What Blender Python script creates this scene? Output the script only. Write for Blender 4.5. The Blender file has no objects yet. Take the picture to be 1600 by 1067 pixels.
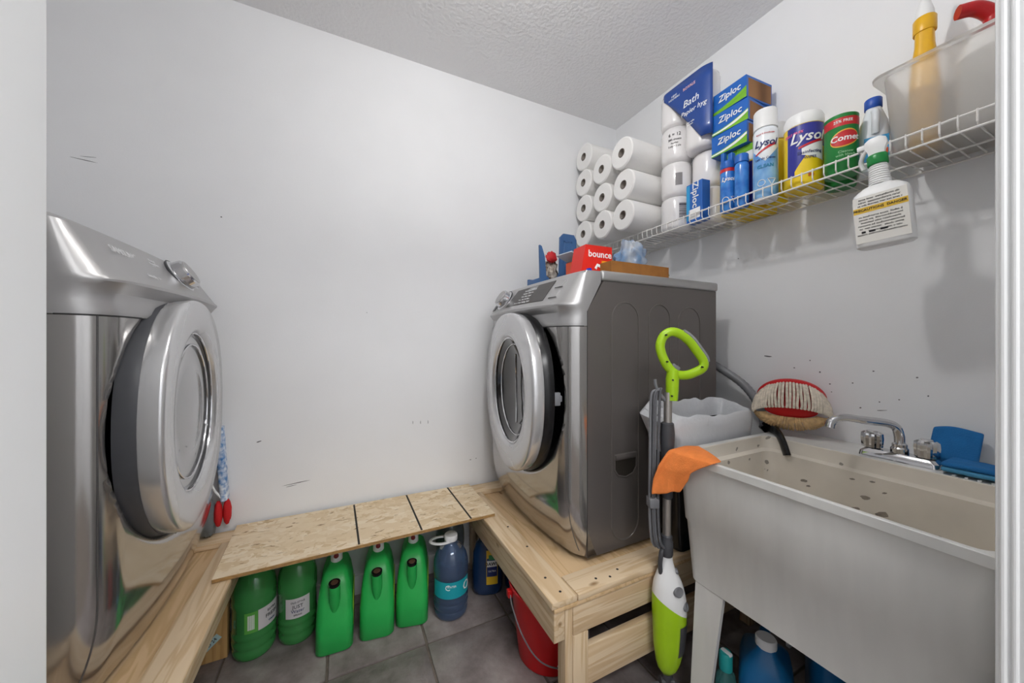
import bpy, bmesh, math, random
from mathutils import Vector, Matrix, noise
random.seed(7)
sc = bpy.context.scene
COL = sc.collection
PI = math.pi
sin, cos, rad = math.sin, math.cos, math.radians

# ------------------------------------------------------------------ camera, light, exposure
cam_d = bpy.data.cameras.new('camera')
cam = bpy.data.objects.new('camera', cam_d)
COL.objects.link(cam)
cam.location = (0, 0, 1.12)
cam.rotation_euler = (rad(90), 0, rad(-25.75))
cam_d.sensor_fit = 'HORIZONTAL'
cam_d.sensor_width = 36
cam_d.lens = 550 / 1600 * 36
cam_d.clip_start = 0.01
sc.camera = cam
sc.view_settings.view_transform = 'Standard'
sc.view_settings.look = 'None'
sc.view_settings.gamma = 1
sc.view_settings.use_curve_mapping = False
sc.view_settings.exposure = -0.18
sc.cycles.diffuse_bounces = 8
BULB = 275.0          # ceiling bulb in the laundry room (mesh emitter strength)
HALL_FILL = 44.0          # fill light added in the unseen hall behind the camera (watts)
world = bpy.data.worlds.new('world')
sc.world = world
world.use_nodes = True
world.node_tree.nodes['Background'].inputs[0].default_value = (.8, .82, .85, 1)
world.node_tree.nodes['Background'].inputs[1].default_value = 0.35
XW, YW, ZC = 1.55, 1.71, 2.45      # right wall, back wall, ceiling
XL, YF = -1.25, 0.14               # left wall, inner face of the doorway wall
area = bpy.data.lights.new('hall_fill_light', 'AREA')  # added area fill shining in through the doorway, no fixture belongs to it
area.shape = 'RECTANGLE'; area.size = 1.2; area.size_y = .6; area.energy = HALL_FILL
ao = bpy.data.objects.new('hall_fill_light', area); COL.objects.link(ao)
ao.location = (.3, -.95, 2.43)

# ------------------------------------------------------------------ materials
def lin(c):
    if isinstance(c, str):
        c = [int(c[i:i+2], 16) / 255 for i in (0, 2, 4)]
    return tuple((x / 12.92 if x <= .04045 else ((x + .055) / 1.055) ** 2.4) for x in c[:3]) + (1,)

def nd(nt, t, **kw):
    n = nt.nodes.new(t)
    for k, v in kw.items():
        setattr(n, k, v)
    return n

MATS = {}
def mat(name, c, rough=.5, metal=0, var=0, vs=12, bump=0, bs=150, trans=0, ior=1.45, coat=0, emit=0, scale=(1, 1, 1), c2=None, spec=.5, detail=3):
    if name in MATS:
        return MATS[name]
    m = bpy.data.materials.new(name); m.use_nodes = True
    nt = m.node_tree; b = nt.nodes['Principled BSDF']
    L = nt.links.new
    col = lin(c)
    b.inputs['Base Color'].default_value = col
    b.inputs['Roughness'].default_value = rough
    b.inputs['Metallic'].default_value = metal
    b.inputs['Specular IOR Level'].default_value = spec
    b.inputs['IOR'].default_value = ior
    b.inputs['Transmission Weight'].default_value = trans
    b.inputs['Coat Weight'].default_value = coat
    b.inputs['Coat Roughness'].default_value = .08
    if emit:
        b.inputs['Emission Color'].default_value = col
        b.inputs['Emission Strength'].default_value = emit
    tc = nd(nt, 'ShaderNodeTexCoord'); mp = nd(nt, 'ShaderNodeMapping')
    mp.inputs['Scale'].default_value = scale
    L(tc.outputs['Object'], mp.inputs['Vector'])
    if var or c2:
        n = nd(nt, 'ShaderNodeTexNoise'); n.inputs['Scale'].default_value = vs; n.inputs['Detail'].default_value = detail
        L(mp.outputs[0], n.inputs['Vector'])
        r = nd(nt, 'ShaderNodeValToRGB')
        r.color_ramp.elements[0].position = .35; r.color_ramp.elements[1].position = .68
        if c2:
            e0, e1 = lin(c2), col
        else:
            e0 = tuple(x * (1 - var) for x in col[:3]) + (1,); e1 = tuple(min(1, x * (1 + var)) for x in col[:3]) + (1,)
        r.color_ramp.elements[0].color = e0; r.color_ramp.elements[1].color = e1
        L(n.outputs[0], r.inputs[0]); L(r.outputs[0], b.inputs['Base Color'])
    if bump:
        n2 = nd(nt, 'ShaderNodeTexNoise'); n2.inputs['Scale'].default_value = bs; n2.inputs['Detail'].default_value = 3
        L(mp.outputs[0], n2.inputs['Vector'])
        bp = nd(nt, 'ShaderNodeBump'); bp.inputs['Strength'].default_value = bump; bp.inputs['Distance'].default_value = .004
        L(n2.outputs[0], bp.inputs['Height']); L(bp.outputs[0], b.inputs['Normal'])
    MATS[name] = m
    return m

def wood(name, axis, c1='d8c1a0', c2='bf9f76', dark='8a6a44'):
    """pine: stretched noise rings along one axis plus knots"""
    if name in MATS:
        return MATS[name]
    m = bpy.data.materials.new(name); m.use_nodes = True
    nt = m.node_tree; b = nt.nodes['Principled BSDF']; L = nt.links.new
    tc = nd(nt, 'ShaderNodeTexCoord'); mp = nd(nt, 'ShaderNodeMapping')
    s = [14, 14, 14]; s[axis] = 1.1
    mp.inputs['Scale'].default_value = s
    oi = nd(nt, 'ShaderNodeObjectInfo'); ad = nd(nt, 'ShaderNodeVectorMath', operation='ADD')
    mu = nd(nt, 'ShaderNodeMath', operation='MULTIPLY'); mu.inputs[1].default_value = 7
    L(oi.outputs['Random'], mu.inputs[0]); L(tc.outputs['Object'], ad.inputs[0]); L(mu.outputs[0], ad.inputs[1])
    L(ad.outputs[0], mp.inputs['Vector'])
    n = nd(nt, 'ShaderNodeTexNoise'); n.inputs['Scale'].default_value = 1.6; n.inputs['Detail'].default_value = 2; n.inputs['Distortion'].default_value = .7
    L(mp.outputs[0], n.inputs['Vector'])
    w = nd(nt, 'ShaderNodeMath', operation='MULTIPLY'); w.inputs[1].default_value = 30
    L(n.outputs[0], w.inputs[0])
    sn = nd(nt, 'ShaderNodeMath', operation='SINE'); L(w.outputs[0], sn.inputs[0])
    r = nd(nt, 'ShaderNodeValToRGB')
    r.color_ramp.elements[0].position = 0; r.color_ramp.elements[0].color = lin(c1)
    r.color_ramp.elements[1].position = 1; r.color_ramp.elements[1].color = lin(c2)
    mr = nd(nt, 'ShaderNodeMapRange'); mr.inputs[1].default_value = -.2; mr.inputs[2].default_value = 1.6
    L(sn.outputs[0], mr.inputs[0]); L(mr.outputs[0], r.inputs[0])
    # knots
    v = nd(nt, 'ShaderNodeTexVoronoi'); mp2 = nd(nt, 'ShaderNodeMapping')
    s2 = [9, 9, 9]; s2[axis] = 4
    mp2.inputs['Scale'].default_value = s2; L(ad.outputs[0], mp2.inputs['Vector']); L(mp2.outputs[0], v.inputs['Vector'])
    v.inputs['Scale'].default_value = 1
    kr = nd(nt, 'ShaderNodeMapRange'); kr.inputs[1].default_value = .05; kr.inputs[2].default_value = .1; kr.inputs[3].default_value = 1; kr.inputs[4].default_value = 0
    L(v.outputs['Distance'], kr.inputs[0])
    mx = nd(nt, 'ShaderNodeMix', data_type='RGBA')
    L(kr.outputs[0], mx.inputs[0]); L(r.outputs[0], mx.inputs[6]); mx.inputs[7].default_value = lin(dark)
    L(mx.outputs[2], b.inputs['Base Color'])
    b.inputs['Roughness'].default_value = .62
    bp = nd(nt, 'ShaderNodeBump'); bp.inputs['Strength'].default_value = .12; bp.inputs['Distance'].default_value = .002
    L(sn.outputs[0], bp.inputs['Height']); L(bp.outputs[0], b.inputs['Normal'])
    MATS[name] = m
    return m

def osb_mat():
    m = bpy.data.materials.new('strand_board'); m.use_nodes = True
    nt = m.node_tree; b = nt.nodes['Principled BSDF']; L = nt.links.new
    tc = nd(nt, 'ShaderNodeTexCoord')
    cols = []
    ns = nd(nt, 'ShaderNodeTexNoise'); ns.inputs['Scale'].default_value = 9; ns.inputs['Detail'].default_value = 4
    L(tc.outputs['Object'], ns.inputs['Vector'])
    mxv = nd(nt, 'ShaderNodeMix', data_type='VECTOR'); mxv.inputs[0].default_value = .06
    L(tc.outputs['Object'], mxv.inputs[4]); L(ns.outputs['Color'], mxv.inputs[5])
    for k, (rz, sx, sy) in enumerate(((.25, 10, 38), (-.5, 14, 34), (1.2, 13, 45))):
        mp = nd(nt, 'ShaderNodeMapping'); mp.inputs['Rotation'].default_value = (0, 0, rz); mp.inputs['Scale'].default_value = (sx, sy, 30)
        L(mxv.outputs[1], mp.inputs['Vector'])
        v = nd(nt, 'ShaderNodeTexVoronoi'); v.inputs['Scale'].default_value = 1; L(mp.outputs[0], v.inputs['Vector'])
        r = nd(nt, 'ShaderNodeValToRGB'); cr = r.color_ramp
        cr.elements[0].color = lin('b3966e'); cr.elements[1].color = lin('eadbc2')
        cr.elements.new(.12).color = lin('d2b993'); cr.elements.new(.5).color = lin('dfcaa8')
        L(v.outputs['Color'], r.inputs[0]); cols.append((r, v))
    sel = nd(nt, 'ShaderNodeTexNoise'); sel.inputs['Scale'].default_value = 22; L(tc.outputs['Object'], sel.inputs['Vector'])
    st = nd(nt, 'ShaderNodeMath', operation='GREATER_THAN'); st.inputs[1].default_value = .5; L(sel.outputs[0], st.inputs[0])
    st2 = nd(nt, 'ShaderNodeMath', operation='GREATER_THAN'); st2.inputs[1].default_value = .58; L(sel.outputs[0], st2.inputs[0])
    a = nd(nt, 'ShaderNodeMix', data_type='RGBA'); L(st.outputs[0], a.inputs[0]); L(cols[0][0].outputs[0], a.inputs[6]); L(cols[1][0].outputs[0], a.inputs[7])
    a2 = nd(nt, 'ShaderNodeMix', data_type='RGBA'); L(st2.outputs[0], a2.inputs[0]); L(a.outputs[2], a2.inputs[6]); L(cols[2][0].outputs[0], a2.inputs[7])
    # dark slivers
    mp = nd(nt, 'ShaderNodeMapping'); mp.inputs['Rotation'].default_value = (0, 0, -.3); mp.inputs['Scale'].default_value = (26, 120, 30); L(mxv.outputs[1], mp.inputs['Vector'])
    dn = nd(nt, 'ShaderNodeTexNoise'); dn.inputs['Scale'].default_value = 1; dn.inputs['Detail'].default_value = 2; L(mp.outputs[0], dn.inputs['Vector'])
    dr = nd(nt, 'ShaderNodeMapRange'); dr.inputs[1].default_value = .66; dr.inputs[2].default_value = .72; L(dn.outputs[0], dr.inputs[0])
    a3 = nd(nt, 'ShaderNodeMix', data_type='RGBA'); L(dr.outputs[0], a3.inputs[0]); L(a2.outputs[2], a3.inputs[6]); a3.inputs[7].default_value = lin('7d5c38')
    L(a3.outputs[2], b.inputs['Base Color']); b.inputs['Roughness'].default_value = .7
    bp = nd(nt, 'ShaderNodeBump'); bp.inputs['Strength'].default_value = .25; bp.inputs['Distance'].default_value = .002
    L(cols[0][1].outputs['Distance'], bp.inputs['Height']); L(bp.outputs[0], b.inputs['Normal'])
    MATS['strand_board'] = m
    return m

def tile_mat():
    m = bpy.data.materials.new('slate_tile'); m.use_nodes = True
    nt = m.node_tree; b = nt.nodes['Principled BSDF']; L = nt.links.new
    tc = nd(nt, 'ShaderNodeTexCoord'); oi = nd(nt, 'ShaderNodeObjectInfo'); ad = nd(nt, 'ShaderNodeVectorMath', operation='ADD')
    mu = nd(nt, 'ShaderNodeMath', operation='MULTIPLY'); mu.inputs[1].default_value = 30
    L(oi.outputs['Random'], mu.inputs[0]); L(tc.outputs['Object'], ad.inputs[0]); L(mu.outputs[0], ad.inputs[1])
    n = nd(nt, 'ShaderNodeTexNoise'); n.inputs['Scale'].default_value = 7; n.inputs['Detail'].default_value = 6; n.inputs['Roughness'].default_value = .62
    L(ad.outputs[0], n.inputs['Vector'])
    r = nd(nt, 'ShaderNodeValToRGB'); cr = r.color_ramp
    cr.elements[0].position = .3; cr.elements[0].color = lin('665c59'); cr.elements[1].position = .72; cr.elements[1].color = lin('a09894')
    cr.elements.new(.5).color = lin('847b79')
    L(n.outputs[0], r.inputs[0]); L(r.outputs[0], b.inputs['Base Color'])
    b.inputs['Roughness'].default_value = .45
    n2 = nd(nt, 'ShaderNodeTexNoise'); n2.inputs['Scale'].default_value = 26; n2.inputs['Detail'].default_value = 6; L(ad.outputs[0], n2.inputs['Vector'])
    bp = nd(nt, 'ShaderNodeBump'); bp.inputs['Strength'].default_value = .8; bp.inputs['Distance'].default_value = .006
    L(n2.outputs[0], bp.inputs['Height']); L(bp.outputs[0], b.inputs['Normal'])
    return m

WALL = mat('wall_paint', 'ebecee', .55, var=.02, vs=2.5, bump=.06, bs=260)
CEIL = mat('ceiling_texture', 'ededee', .7, bump=1.0, bs=75)
TRIM = mat('trim_paint', 'e2e3e3', .35, var=.015, vs=4)
STEEL = mat('platinum_steel', 'b0aeac', .15, .88, coat=.3)
STEELP = mat('platinum_panel', 'adacac', .36, .6)
DSIDE = mat('dark_grey_cabinet', '67625f', .34, .35, var=.03, vs=3)
CHROME = mat('chrome', 'd4d4d6', .07, 1)
RIM = mat('silver_rim', 'd0d0d1', .2, .65)
BLACK = mat('black_plastic', '121214', .25, var=.1)
DGREY = mat('dark_grey_plastic', '45464a', .4, var=.05)
MGREY = mat('mid_grey_plastic', '77787c', .4)
WHITE = mat('white_plastic', 'eceded', .35)
WPRINT = mat('white_print', 'f4f4f2', .5)
KPRINT = mat('black_print', '1c1c20', .5)
PINE = [wood('pine_%s' % a, i) for i, a in enumerate('xyz')]
PLY = wood('plywood', 1, 'd3b48b', 'bc9a6c', '8a6038')
OSB = osb_mat()
TILE = tile_mat()
LIME = mat('lime_plastic', 'a4cf1c', .3, var=.03)
RED = mat('red_plastic', 'bf1218', .33, var=.05)
PAPER = mat('tissue_paper', 'eeedeb', .85, bump=.25, bs=220)
CORE = mat('cardboard_core', 'a39c94', .9)
FILM = mat('glossy_film_white', 'eceaea', .22, bump=.5, bs=22, coat=.6)

# ------------------------------------------------------------------ mesh helpers
class MB:
    def __init__(s):
        s.v = []; s.f = []; s.mi = []
    def add(s, vs, fs, mi=0):
        o = len(s.v)
        s.v += [tuple(p) for p in vs]
        s.f += [tuple(i + o for i in f) for f in fs]
        s.mi += [mi] * len(fs)
        return s
    def box(s, lo, hi, bev=0, seg=2, mi=0, M=None):
        bm = bmesh.new(); bmesh.ops.create_cube(bm, size=1)
        c = [(a + b) / 2 for a, b in zip(lo, hi)]; d = [b - a for a, b in zip(lo, hi)]
        for v in bm.verts:
            v.co = Vector((v.co.x * d[0] + c[0], v.co.y * d[1] + c[1], v.co.z * d[2] + c[2]))
        if bev:
            bmesh.ops.bevel(bm, geom=bm.edges[:], offset=bev, segments=seg, profile=.5, affect='EDGES')
        if M is not None:
            bmesh.ops.transform(bm, matrix=M, verts=bm.verts)
        bm.verts.index_update()
        s.add([v.co for v in bm.verts], [[v.index for v in f.verts] for f in bm.faces], mi)
        bm.free(); return s
    def loft(s, rings, cap0=True, cap1=True, closed=True, mi=0):
        n = len(rings[0]); vs = [p for r in rings for p in r]; fs = []
        for i in range(len(rings) - 1):
            for j in range(n if closed else n - 1):
                k = (j + 1) % n
                fs.append((i * n + j, i * n + k, (i + 1) * n + k, (i + 1) * n + j))
        if cap0: fs.append(tuple(range(n))[::-1])
        if cap1: fs.append(tuple((len(rings) - 1) * n + j for j in range(n)))
        return s.add(vs, fs, mi)
    def lathe(s, prof, n=32, c=(0, 0, 0), sq=(1, 1), mi=0, caps=True, M=None):
        rings = []
        for r, z in prof:
            r = max(r, .0002)
            rr = [Vector((c[0] + r * sq[0] * cos(2 * PI * j / n), c[1] + r * sq[1] * sin(2 * PI * j / n), c[2] + z)) for j in range(n)]
            if M is not None: rr = [M @ p for p in rr]
            rings.append(rr)
        return s.loft(rings, caps, caps, True, mi)
    def tube(s, pts, r, n=8, closed=False, mi=0, flat=1, up=None):
        pts = [Vector(p) for p in pts]; N = len(pts); rings = []
        rs = r if isinstance(r, (list, tuple)) else [r] * N
        nrm = None
        for i in range(N):
            if closed: t = pts[(i + 1) % N] - pts[i - 1]
            else: t = pts[min(i + 1, N - 1)] - pts[max(i - 1, 0)]
            t.normalize()
            if nrm is None:
                nrm = Vector(up) if up else Vector((0, 0, 1))
                if abs(nrm.dot(t)) > .95: nrm = Vector((0, 1, 0)) if abs(t.y) < .9 else Vector((1, 0, 0))
            nrm = (nrm - t * nrm.dot(t)).normalized(); b = t.cross(nrm)
            rings.append([pts[i] + nrm * (rs[i] * cos(2 * PI * j / n)) + b * (rs[i] * flat * sin(2 * PI * j / n)) for j in range(n)])
        if closed:
            rings.append(rings[0]); return s.loft(rings, False, False, True, mi)
        return s.loft(rings, True, True, True, mi)
    def cyl(s, p0, p1, r0, r1=None, n=16, mi=0):
        return s.tube([p0, p1], [r0, r0 if r1 is None else r1], n, mi=mi)
    def prism(s, poly, axis, a, b, mi=0):
        def mk(p, q):
            if axis == 0: return (q, p[0], p[1])
            if axis == 1: return (p[0], q, p[1])
            return (p[0], p[1], q)
        return s.loft([[mk(p, a) for p in poly], [mk(p, b) for p in poly]], mi=mi)
    def grid(s, fn, nu, nv, mi=0):
        vs = [fn(i / nu, j / nv) for i in range(nu + 1) for j in range(nv + 1)]
        fs = [(i * (nv + 1) + j, (i + 1) * (nv + 1) + j, (i + 1) * (nv + 1) + j + 1, i * (nv + 1) + j + 1) for i in range(nu) for j in range(nv)]
        return s.add(vs, fs, mi)
    def mesh(s, name, mats, ang=35, recalc=True):
        me = bpy.data.meshes.new(name)
        me.from_pydata(s.v, [], s.f)
        for m in (mats if isinstance(mats, (list, tuple)) else [mats]): me.materials.append(m)
        me.polygons.foreach_set('material_index', s.mi)
        if recalc:
            bm = bmesh.new(); bm.from_mesh(me); bmesh.ops.recalc_face_normals(bm, faces=bm.faces[:]); bm.to_mesh(me); bm.free()
        me.polygons.foreach_set('use_smooth', [True] * len(me.polygons))
        me.set_sharp_from_angle(angle=rad(ang))
        me.update()
        return me

def O(name, mb, mats, parent=None, loc=None, rot=None, ang=35, recalc=True):
    me = mb if isinstance(mb, bpy.types.Mesh) else mb.mesh(name, mats, ang, recalc)
    o = bpy.data.objects.new(name, me); COL.objects.link(o)
    if parent: o.parent = parent
    if loc: o.location = loc
    if rot: o.rotation_euler = rot
    return o
def T(name, label, cat, loc=(0, 0, 0), rz=0, group=None, rot=None):
    o = bpy.data.objects.new(name, None); COL.objects.link(o)
    o.empty_display_size = .05
    o.location = loc; o.rotation_euler = rot or (0, 0, rz)
    return tag(o, label, cat, group)
def tag(o, label, cat, group=None):
    o['label'] = label; o['category'] = cat
    if group: o['group'] = group
    return o
def struct(o):
    o['kind'] = 'structure'; return o
def solid(o, th, off=0):
    m = o.modifiers.new('s', 'SOLIDIFY'); m.thickness = th; m.offset = off
    return o
def sub(o, lv=1):
    m = o.modifiers.new('d', 'SUBSURF'); m.levels = lv; m.render_levels = lv
    return o

def rrect(cx, cy, hx, hy, r, z, n=5):
    out = []
    for sx, sy, a0 in ((1, 1, 0), (-1, 1, PI / 2), (-1, -1, PI), (1, -1, 3 * PI / 2)):
        for k in range(n + 1):
            a = a0 + PI / 2 * k / n
            out.append((cx + sx * (hx - r) + r * cos(a), cy + sy * (hy - r) + r * sin(a), z))
    return out
def se(a, b, e, n, cx=0, cy=0, z=0):
    out = []
    for j in range(n):
        t = 2 * PI * j / n; c, s_ = cos(t), sin(t)
        out.append((cx + a * math.copysign(abs(c) ** (2 / e), c), cy + b * math.copysign(abs(s_) ** (2 / e), s_), z))
    return out

DG = None
def text(body, size, fn, shear=0, bold=0, cut=None, depth=0.0004, space=1, align='CENTER', lines=1):
    """lettering as a mesh; fn maps (x, y, z) of the flat text to a point on the surface"""
    cu = bpy.data.curves.new('t', 'FONT'); cu.body = body; cu.size = size; cu.shear = shear; cu.offset = bold * size
    cu.align_x = align; cu.align_y = 'CENTER'; cu.extrude = depth; cu.space_character = space; cu.resolution_u = 2
    o = bpy.data.objects.new('t', cu); COL.objects.link(o)
    bpy.context.view_layer.update()
    me = o.evaluated_get(bpy.context.evaluated_depsgraph_get()).to_mesh()
    bm = bmesh.new(); bm.from_mesh(me)
    if cut:
        xs = [v.co.x for v in bm.verts]; x = min(xs) + cut
        while x < max(xs):
            bmesh.ops.bisect_plane(bm, geom=bm.verts[:] + bm.edges[:] + bm.faces[:], plane_co=(x, 0, 0), plane_no=(1, 0, 0)); x += cut
    bm.verts.index_update()
    vs = [fn(*v.co) for v in bm.verts]; fs = [[v.index for v in f.verts] for f in bm.faces]
    bm.free(); bpy.data.objects.remove(o); bpy.data.curves.remove(cu)
    return vs, fs
def lettering(parent, body, size, fn, m, name='lettering', **kw):
    vs, fs = text(body, size, fn, **kw)
    mb = MB().add(vs, fs)
    return O(name, mb, m, parent, recalc=False)
def plane_fn(o, ux, uy):
    """flat text plane: origin, right vector, up vector; z goes out along their cross product"""
    o, ux, uy = Vector(o), Vector(ux).normalized(), Vector(uy).normalized(); n = ux.cross(uy)
    return lambda x, y, z: o + ux * x + uy * y + n * (z + .0004)
def cyl_fn(r, a0, z0, ry=None):
    """text round an upright cylinder; a0 = heading (radians) of the text centre, read from outside"""
    return lambda x, y, z: ((r + .0008 + z) * cos(a0 + x / r), (r + .0008 + z) * sin(a0 + x / r), z0 + y)
def patch(r, a0, a1, z0, z1, off=.0005, n=20, nz=1, f=None):
    """label skin on an upright cylinder; f(u) may lift/curve top and bottom edges"""
    mb = MB()
    def fn(u, v):
        a = a0 + (a1 - a0) * u
        lo, hi = (z0, z1) if f is None else f(u)
        z = lo + (hi - lo) * v
        return ((r + off) * cos(a), (r + off) * sin(a), z)
    return mb.grid(fn, n, nz)
def blob(mb, c, s, seed=0, amp=.15, fr=3, n=14, mi=0):
    """crumpled lump"""
    rings = []
    for i in range(1, n):
        ph = PI * i / n - PI / 2
        rr = []
        for j in range(n * 2):
            th = PI * j / n
            d = Vector((cos(ph) * cos(th), cos(ph) * sin(th), sin(ph)))
            k = 1 + amp * noise.noise(d * fr + Vector((seed, seed * 1.7, 0)))
            rr.append((c[0] + d.x * s[0] * k, c[1] + d.y * s[1] * k, c[2] + d.z * s[2] * k))
        rings.append(rr)
    return mb.loft(rings, mi=mi)
def bez(pts, n=8):
    """Catmull-Rom through the points"""
    P = [Vector(p) for p in pts]; out = []
    for i in range(len(P) - 1):
        p0, p1, p2, p3 = P[max(i - 1, 0)], P[i], P[i + 1], P[min(i + 2, len(P) - 1)]
        for k in range(n):
            t = k / n
            out.append(.5 * ((2 * p1) + (p2 - p0) * t + (2 * p0 - 5 * p1 + 4 * p2 - p3) * t * t + (3 * p1 - p0 - 3 * p2 + p3) * t ** 3))
    out.append(P[-1]); return out

# ------------------------------------------------------------------ room shell
fl = struct(O('floor', MB().box((XL - .1, -1.6, -.06), (XW + .1, YW + .1, -.006)), mat('grout', '6f655c', .9, var=.15, vs=60)))
TS = .329
tile_meshes = []
for k in range(4):
    t = MB().box((-TS / 2 + .004, -TS / 2 + .004, -.012), (TS / 2 - .004, TS / 2 - .004, 0), .003, 2)
    t.v = [(x + (.0022 * noise.noise(Vector((x * 30, y * 30, k * 9))) if abs(x) > .15 or abs(y) > .15 else 0), y + (.0022 * noise.noise(Vector((x * 30, y * 30, k * 9 + 5))) if abs(x) > .15 or abs(y) > .15 else 0), z) for x, y, z in t.v]
    tile_meshes.append(t.mesh('tile', TILE))
for i in range(-5, 5):
    for j in range(-4, 3):
        x = .282 + (i + .5) * TS; y = 1.313 + (j + .5) * TS
        if XL - .05 < x < XW + .1 and y < YW + .16:
            o = O('tile', tile_meshes[(i * 3 + j * 5) % 4], None, fl); o.location = (x, y, 0)
            o.rotation_euler = (0, 0, PI / 2 * ((i + 2 * j) % 4))

wb = struct(O('wall_back', MB().box((XL - .1, YW, 0), (XW + .1, YW + .1, ZC)), WALL))
wr = struct(O('wall_right', MB().box((XW, -1.6, 0), (XW + .1, YW, ZC)), WALL))
wl = struct(O('wall_left', MB().box((XL - .1, -1.6, 0), (XL, YW, ZC)), WALL))
JL, JR = -.0705, .765
wf = MB().box((XL, .02, 0), (JL - .02, YF, ZC)).box((JR + .02, .02, 0), (XW, YF, ZC)).box((JL - .02, .02, 2.06), (JR + .02, YF, ZC))
struct(O('wall_front', wf, WALL))
struct(O('wall_hall', MB().box((XL - .1, -1.7, 0), (XW + .1, -1.6, ZC)), WALL))
struct(O('ceiling', MB().box((XL - .1, -1.7, ZC), (XW + .1, YW + .1, ZC + .08)), CEIL))
# door lining: jambs with their stop beads
j1 = MB().box((JL - .02, .015, 0), (JL, YF + .0, 2.04), .003)
struct(O('trim_1', j1, TRIM))
j2 = MB().box((JR, .015, 0), (JR + .02, YF, 2.04), .003)
for yy, r in ((.133, .0035), (.124, .003)):
    j2.cyl((JR, yy, 0), (JR, yy, 2.04), r, n=10)
struct(O('trim_2', j2, TRIM))
struct(O('trim_3', MB().box((JL - .02, .015, 2.04), (JR + .02, YF, 2.06), .003), TRIM))
struct(O('baseboard_back', MB().box((XL, YW - .012, 0), (XW, YW, .085), .003), TRIM))
struct(O('baseboard_right', MB().box((XW - .012, YF, 0), (XW, YW - .012, .085), .003), TRIM))
# scuffs and pinholes in the paint
SC = mat('scuff', '6d6d70', .8)
def scuff(wall, p, w, h, ax, tilt=0):
    n = 9; pts = []
    for k in range(n):
        a = 2 * PI * k / n; r = .6 + .4 * random.random()
        u, v = w / 2 * cos(a) * r, h / 2 * sin(a) * r
        u, v = u * cos(tilt) - v * sin(tilt), u * sin(tilt) + v * cos(tilt)
        pts.append((u, v))
    if ax == 'b': r0 = [[(p[0] + u, YW - d, p[1] + v) for u, v in pts] for d in (-.001, .0004)]
    else: r0 = [[(XW - d, p[0] + u, p[1] + v) for u, v in pts] for d in (-.001, .0004)]
    O('scuff', MB().loft(r0), SC, wall)
for p, w, h, t in (((-.79, 1.737), .09, .003, -.1), ((-.78, 1.75), .05, .002, .1), ((-.17, .531), .12, .004, .08), ((-.19, .522), .05, .003, .1), ((.302, .736), .003, .02, 0), ((.338, .732), .003, .02, 0),
                   ((.374, .731), .003, .022, 0), ((-.3, .719), .02, .006, .3), ((.589, .517), .012, .004, 0), ((.62, .52), .006, .006, 0), ((-.51, 1.36), .012, .012, 0), ((.1, 1.25), .004, .005, 0), ((-.42, 1.6), .007, .006, 0)):
    scuff(wb, p, w, h, 'b', t)
for y, z in ((.631, .97), (.627, .943), (.504, .926), (.518, 1.024), (.422, 1.012), (.591, .865), (.653, .876), (.66, 1.01), (.57, .98), (.46, .94), (.69, 1.05), (.40, .96), (.74, 1.02), (.55, .90), (.95, 1.48)):
    scuff(wr, (y, z), .004 + .004 * random.random(), .004 + .003 * random.random(), 'r')
scuff(wr, (.832, 1.06), .035, .006, 'r', .1); scuff(wr, (.655, .93), .03, .004, 'r', .3); scuff(wr, (.50, .90), .03, .003, 'r', -.2)

# ceiling lamp that lights the room (just above the picture)
cl = T('ceiling_light', 'bare round bulb in white ceiling holder above laundry room', 'ceiling light', (.42, .66, ZC))
O('holder', MB().lathe([(.06, 0), (.06, -.012), (.045, -.022), (.03, -.045), (.0, -.045)]), WHITE, cl)
O('bulb', MB().lathe([(.014, -.045), (.016, -.055), (.028, -.075), (.036, -.1), (.034, -.122), (.02, -.14), (0, -.145)], 24), mat('bulb_glow', 'fdfbf8', .5, emit=BULB), cl)

# ------------------------------------------------------------------ platforms
def board(parent, lo, hi, ax, name='board', m=None, bev=.003):
    c = [(a + b) / 2 for a, b in zip(lo, hi)]
    o = O(name, MB().box([a - q for a, q in zip(lo, c)], [b - q for b, q in zip(hi, c)], bev, 2), m or PINE[ax], parent)
    o.location = c; return o
ZB = .394
wp = T('washer_platform', 'pine platform with plywood top carrying the washer', 'platform', (.95, 1.25, 0))
def R(lo, hi): return ([lo[0] - .95, lo[1] - 1.25, lo[2]], [hi[0] - .95, hi[1] - 1.25, hi[2]])
board(wp, *R((.53, .828, ZB - .032), (1.50, 1.69, ZB - .0205)), 1, 'plywood_top', PLY, .001)
board(wp, *R((.522, .828, ZB - .02), (.608, 1.60, ZB)), 1, 'edge_board')
board(wp, *R((.610, .826, ZB - .02), (1.50, .915, ZB)), 0, 'edge_board')
board(wp, *R((.522, 1.602, ZB - .02), (1.50, 1.69, ZB)), 0, 'edge_board')
board(wp, *R((.535, .838, ZB - .125), (.572, 1.68, ZB - .0325)), 1, 'apron')
board(wp, *R((.60, .838, ZB - .125), (1.49, .876, ZB - .0325)), 0, 'apron')
board(wp, *R((.60, 1.64, ZB - .125), (1.49, 1.68, ZB - .0325)), 0, 'apron')
for yy in (.838, 1.64):
    board(wp, *R((.573, yy, .001), (.599, yy + .04, ZB - .0325)), 2, 'leg')
    board(wp, *R((.60, yy, .001), (.655, yy + .04, ZB - .1255)), 2, 'leg')
    board(wp, *R((1.44, yy, .001), (1.49, yy + .04, ZB - .1255)), 2, 'leg')
board(wp, *R((.656, .842, .10), (1.439, .862, .218)), 0, 'lower_rail')
for x, y in ((.57, .86), (.562, .93), (.585, 1.25), (.59, 1.10), (.70, .86), (.745, .848), (.79, .865), (.96, .85), (.55, 1.4)):
    O('screw', MB().lathe([(.0042, ZB - .002), (.0042, ZB + .0004), (.0025, ZB + .0006)], 10, (x - .95, y - 1.25, 0)), KPRINT, wp)
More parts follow.
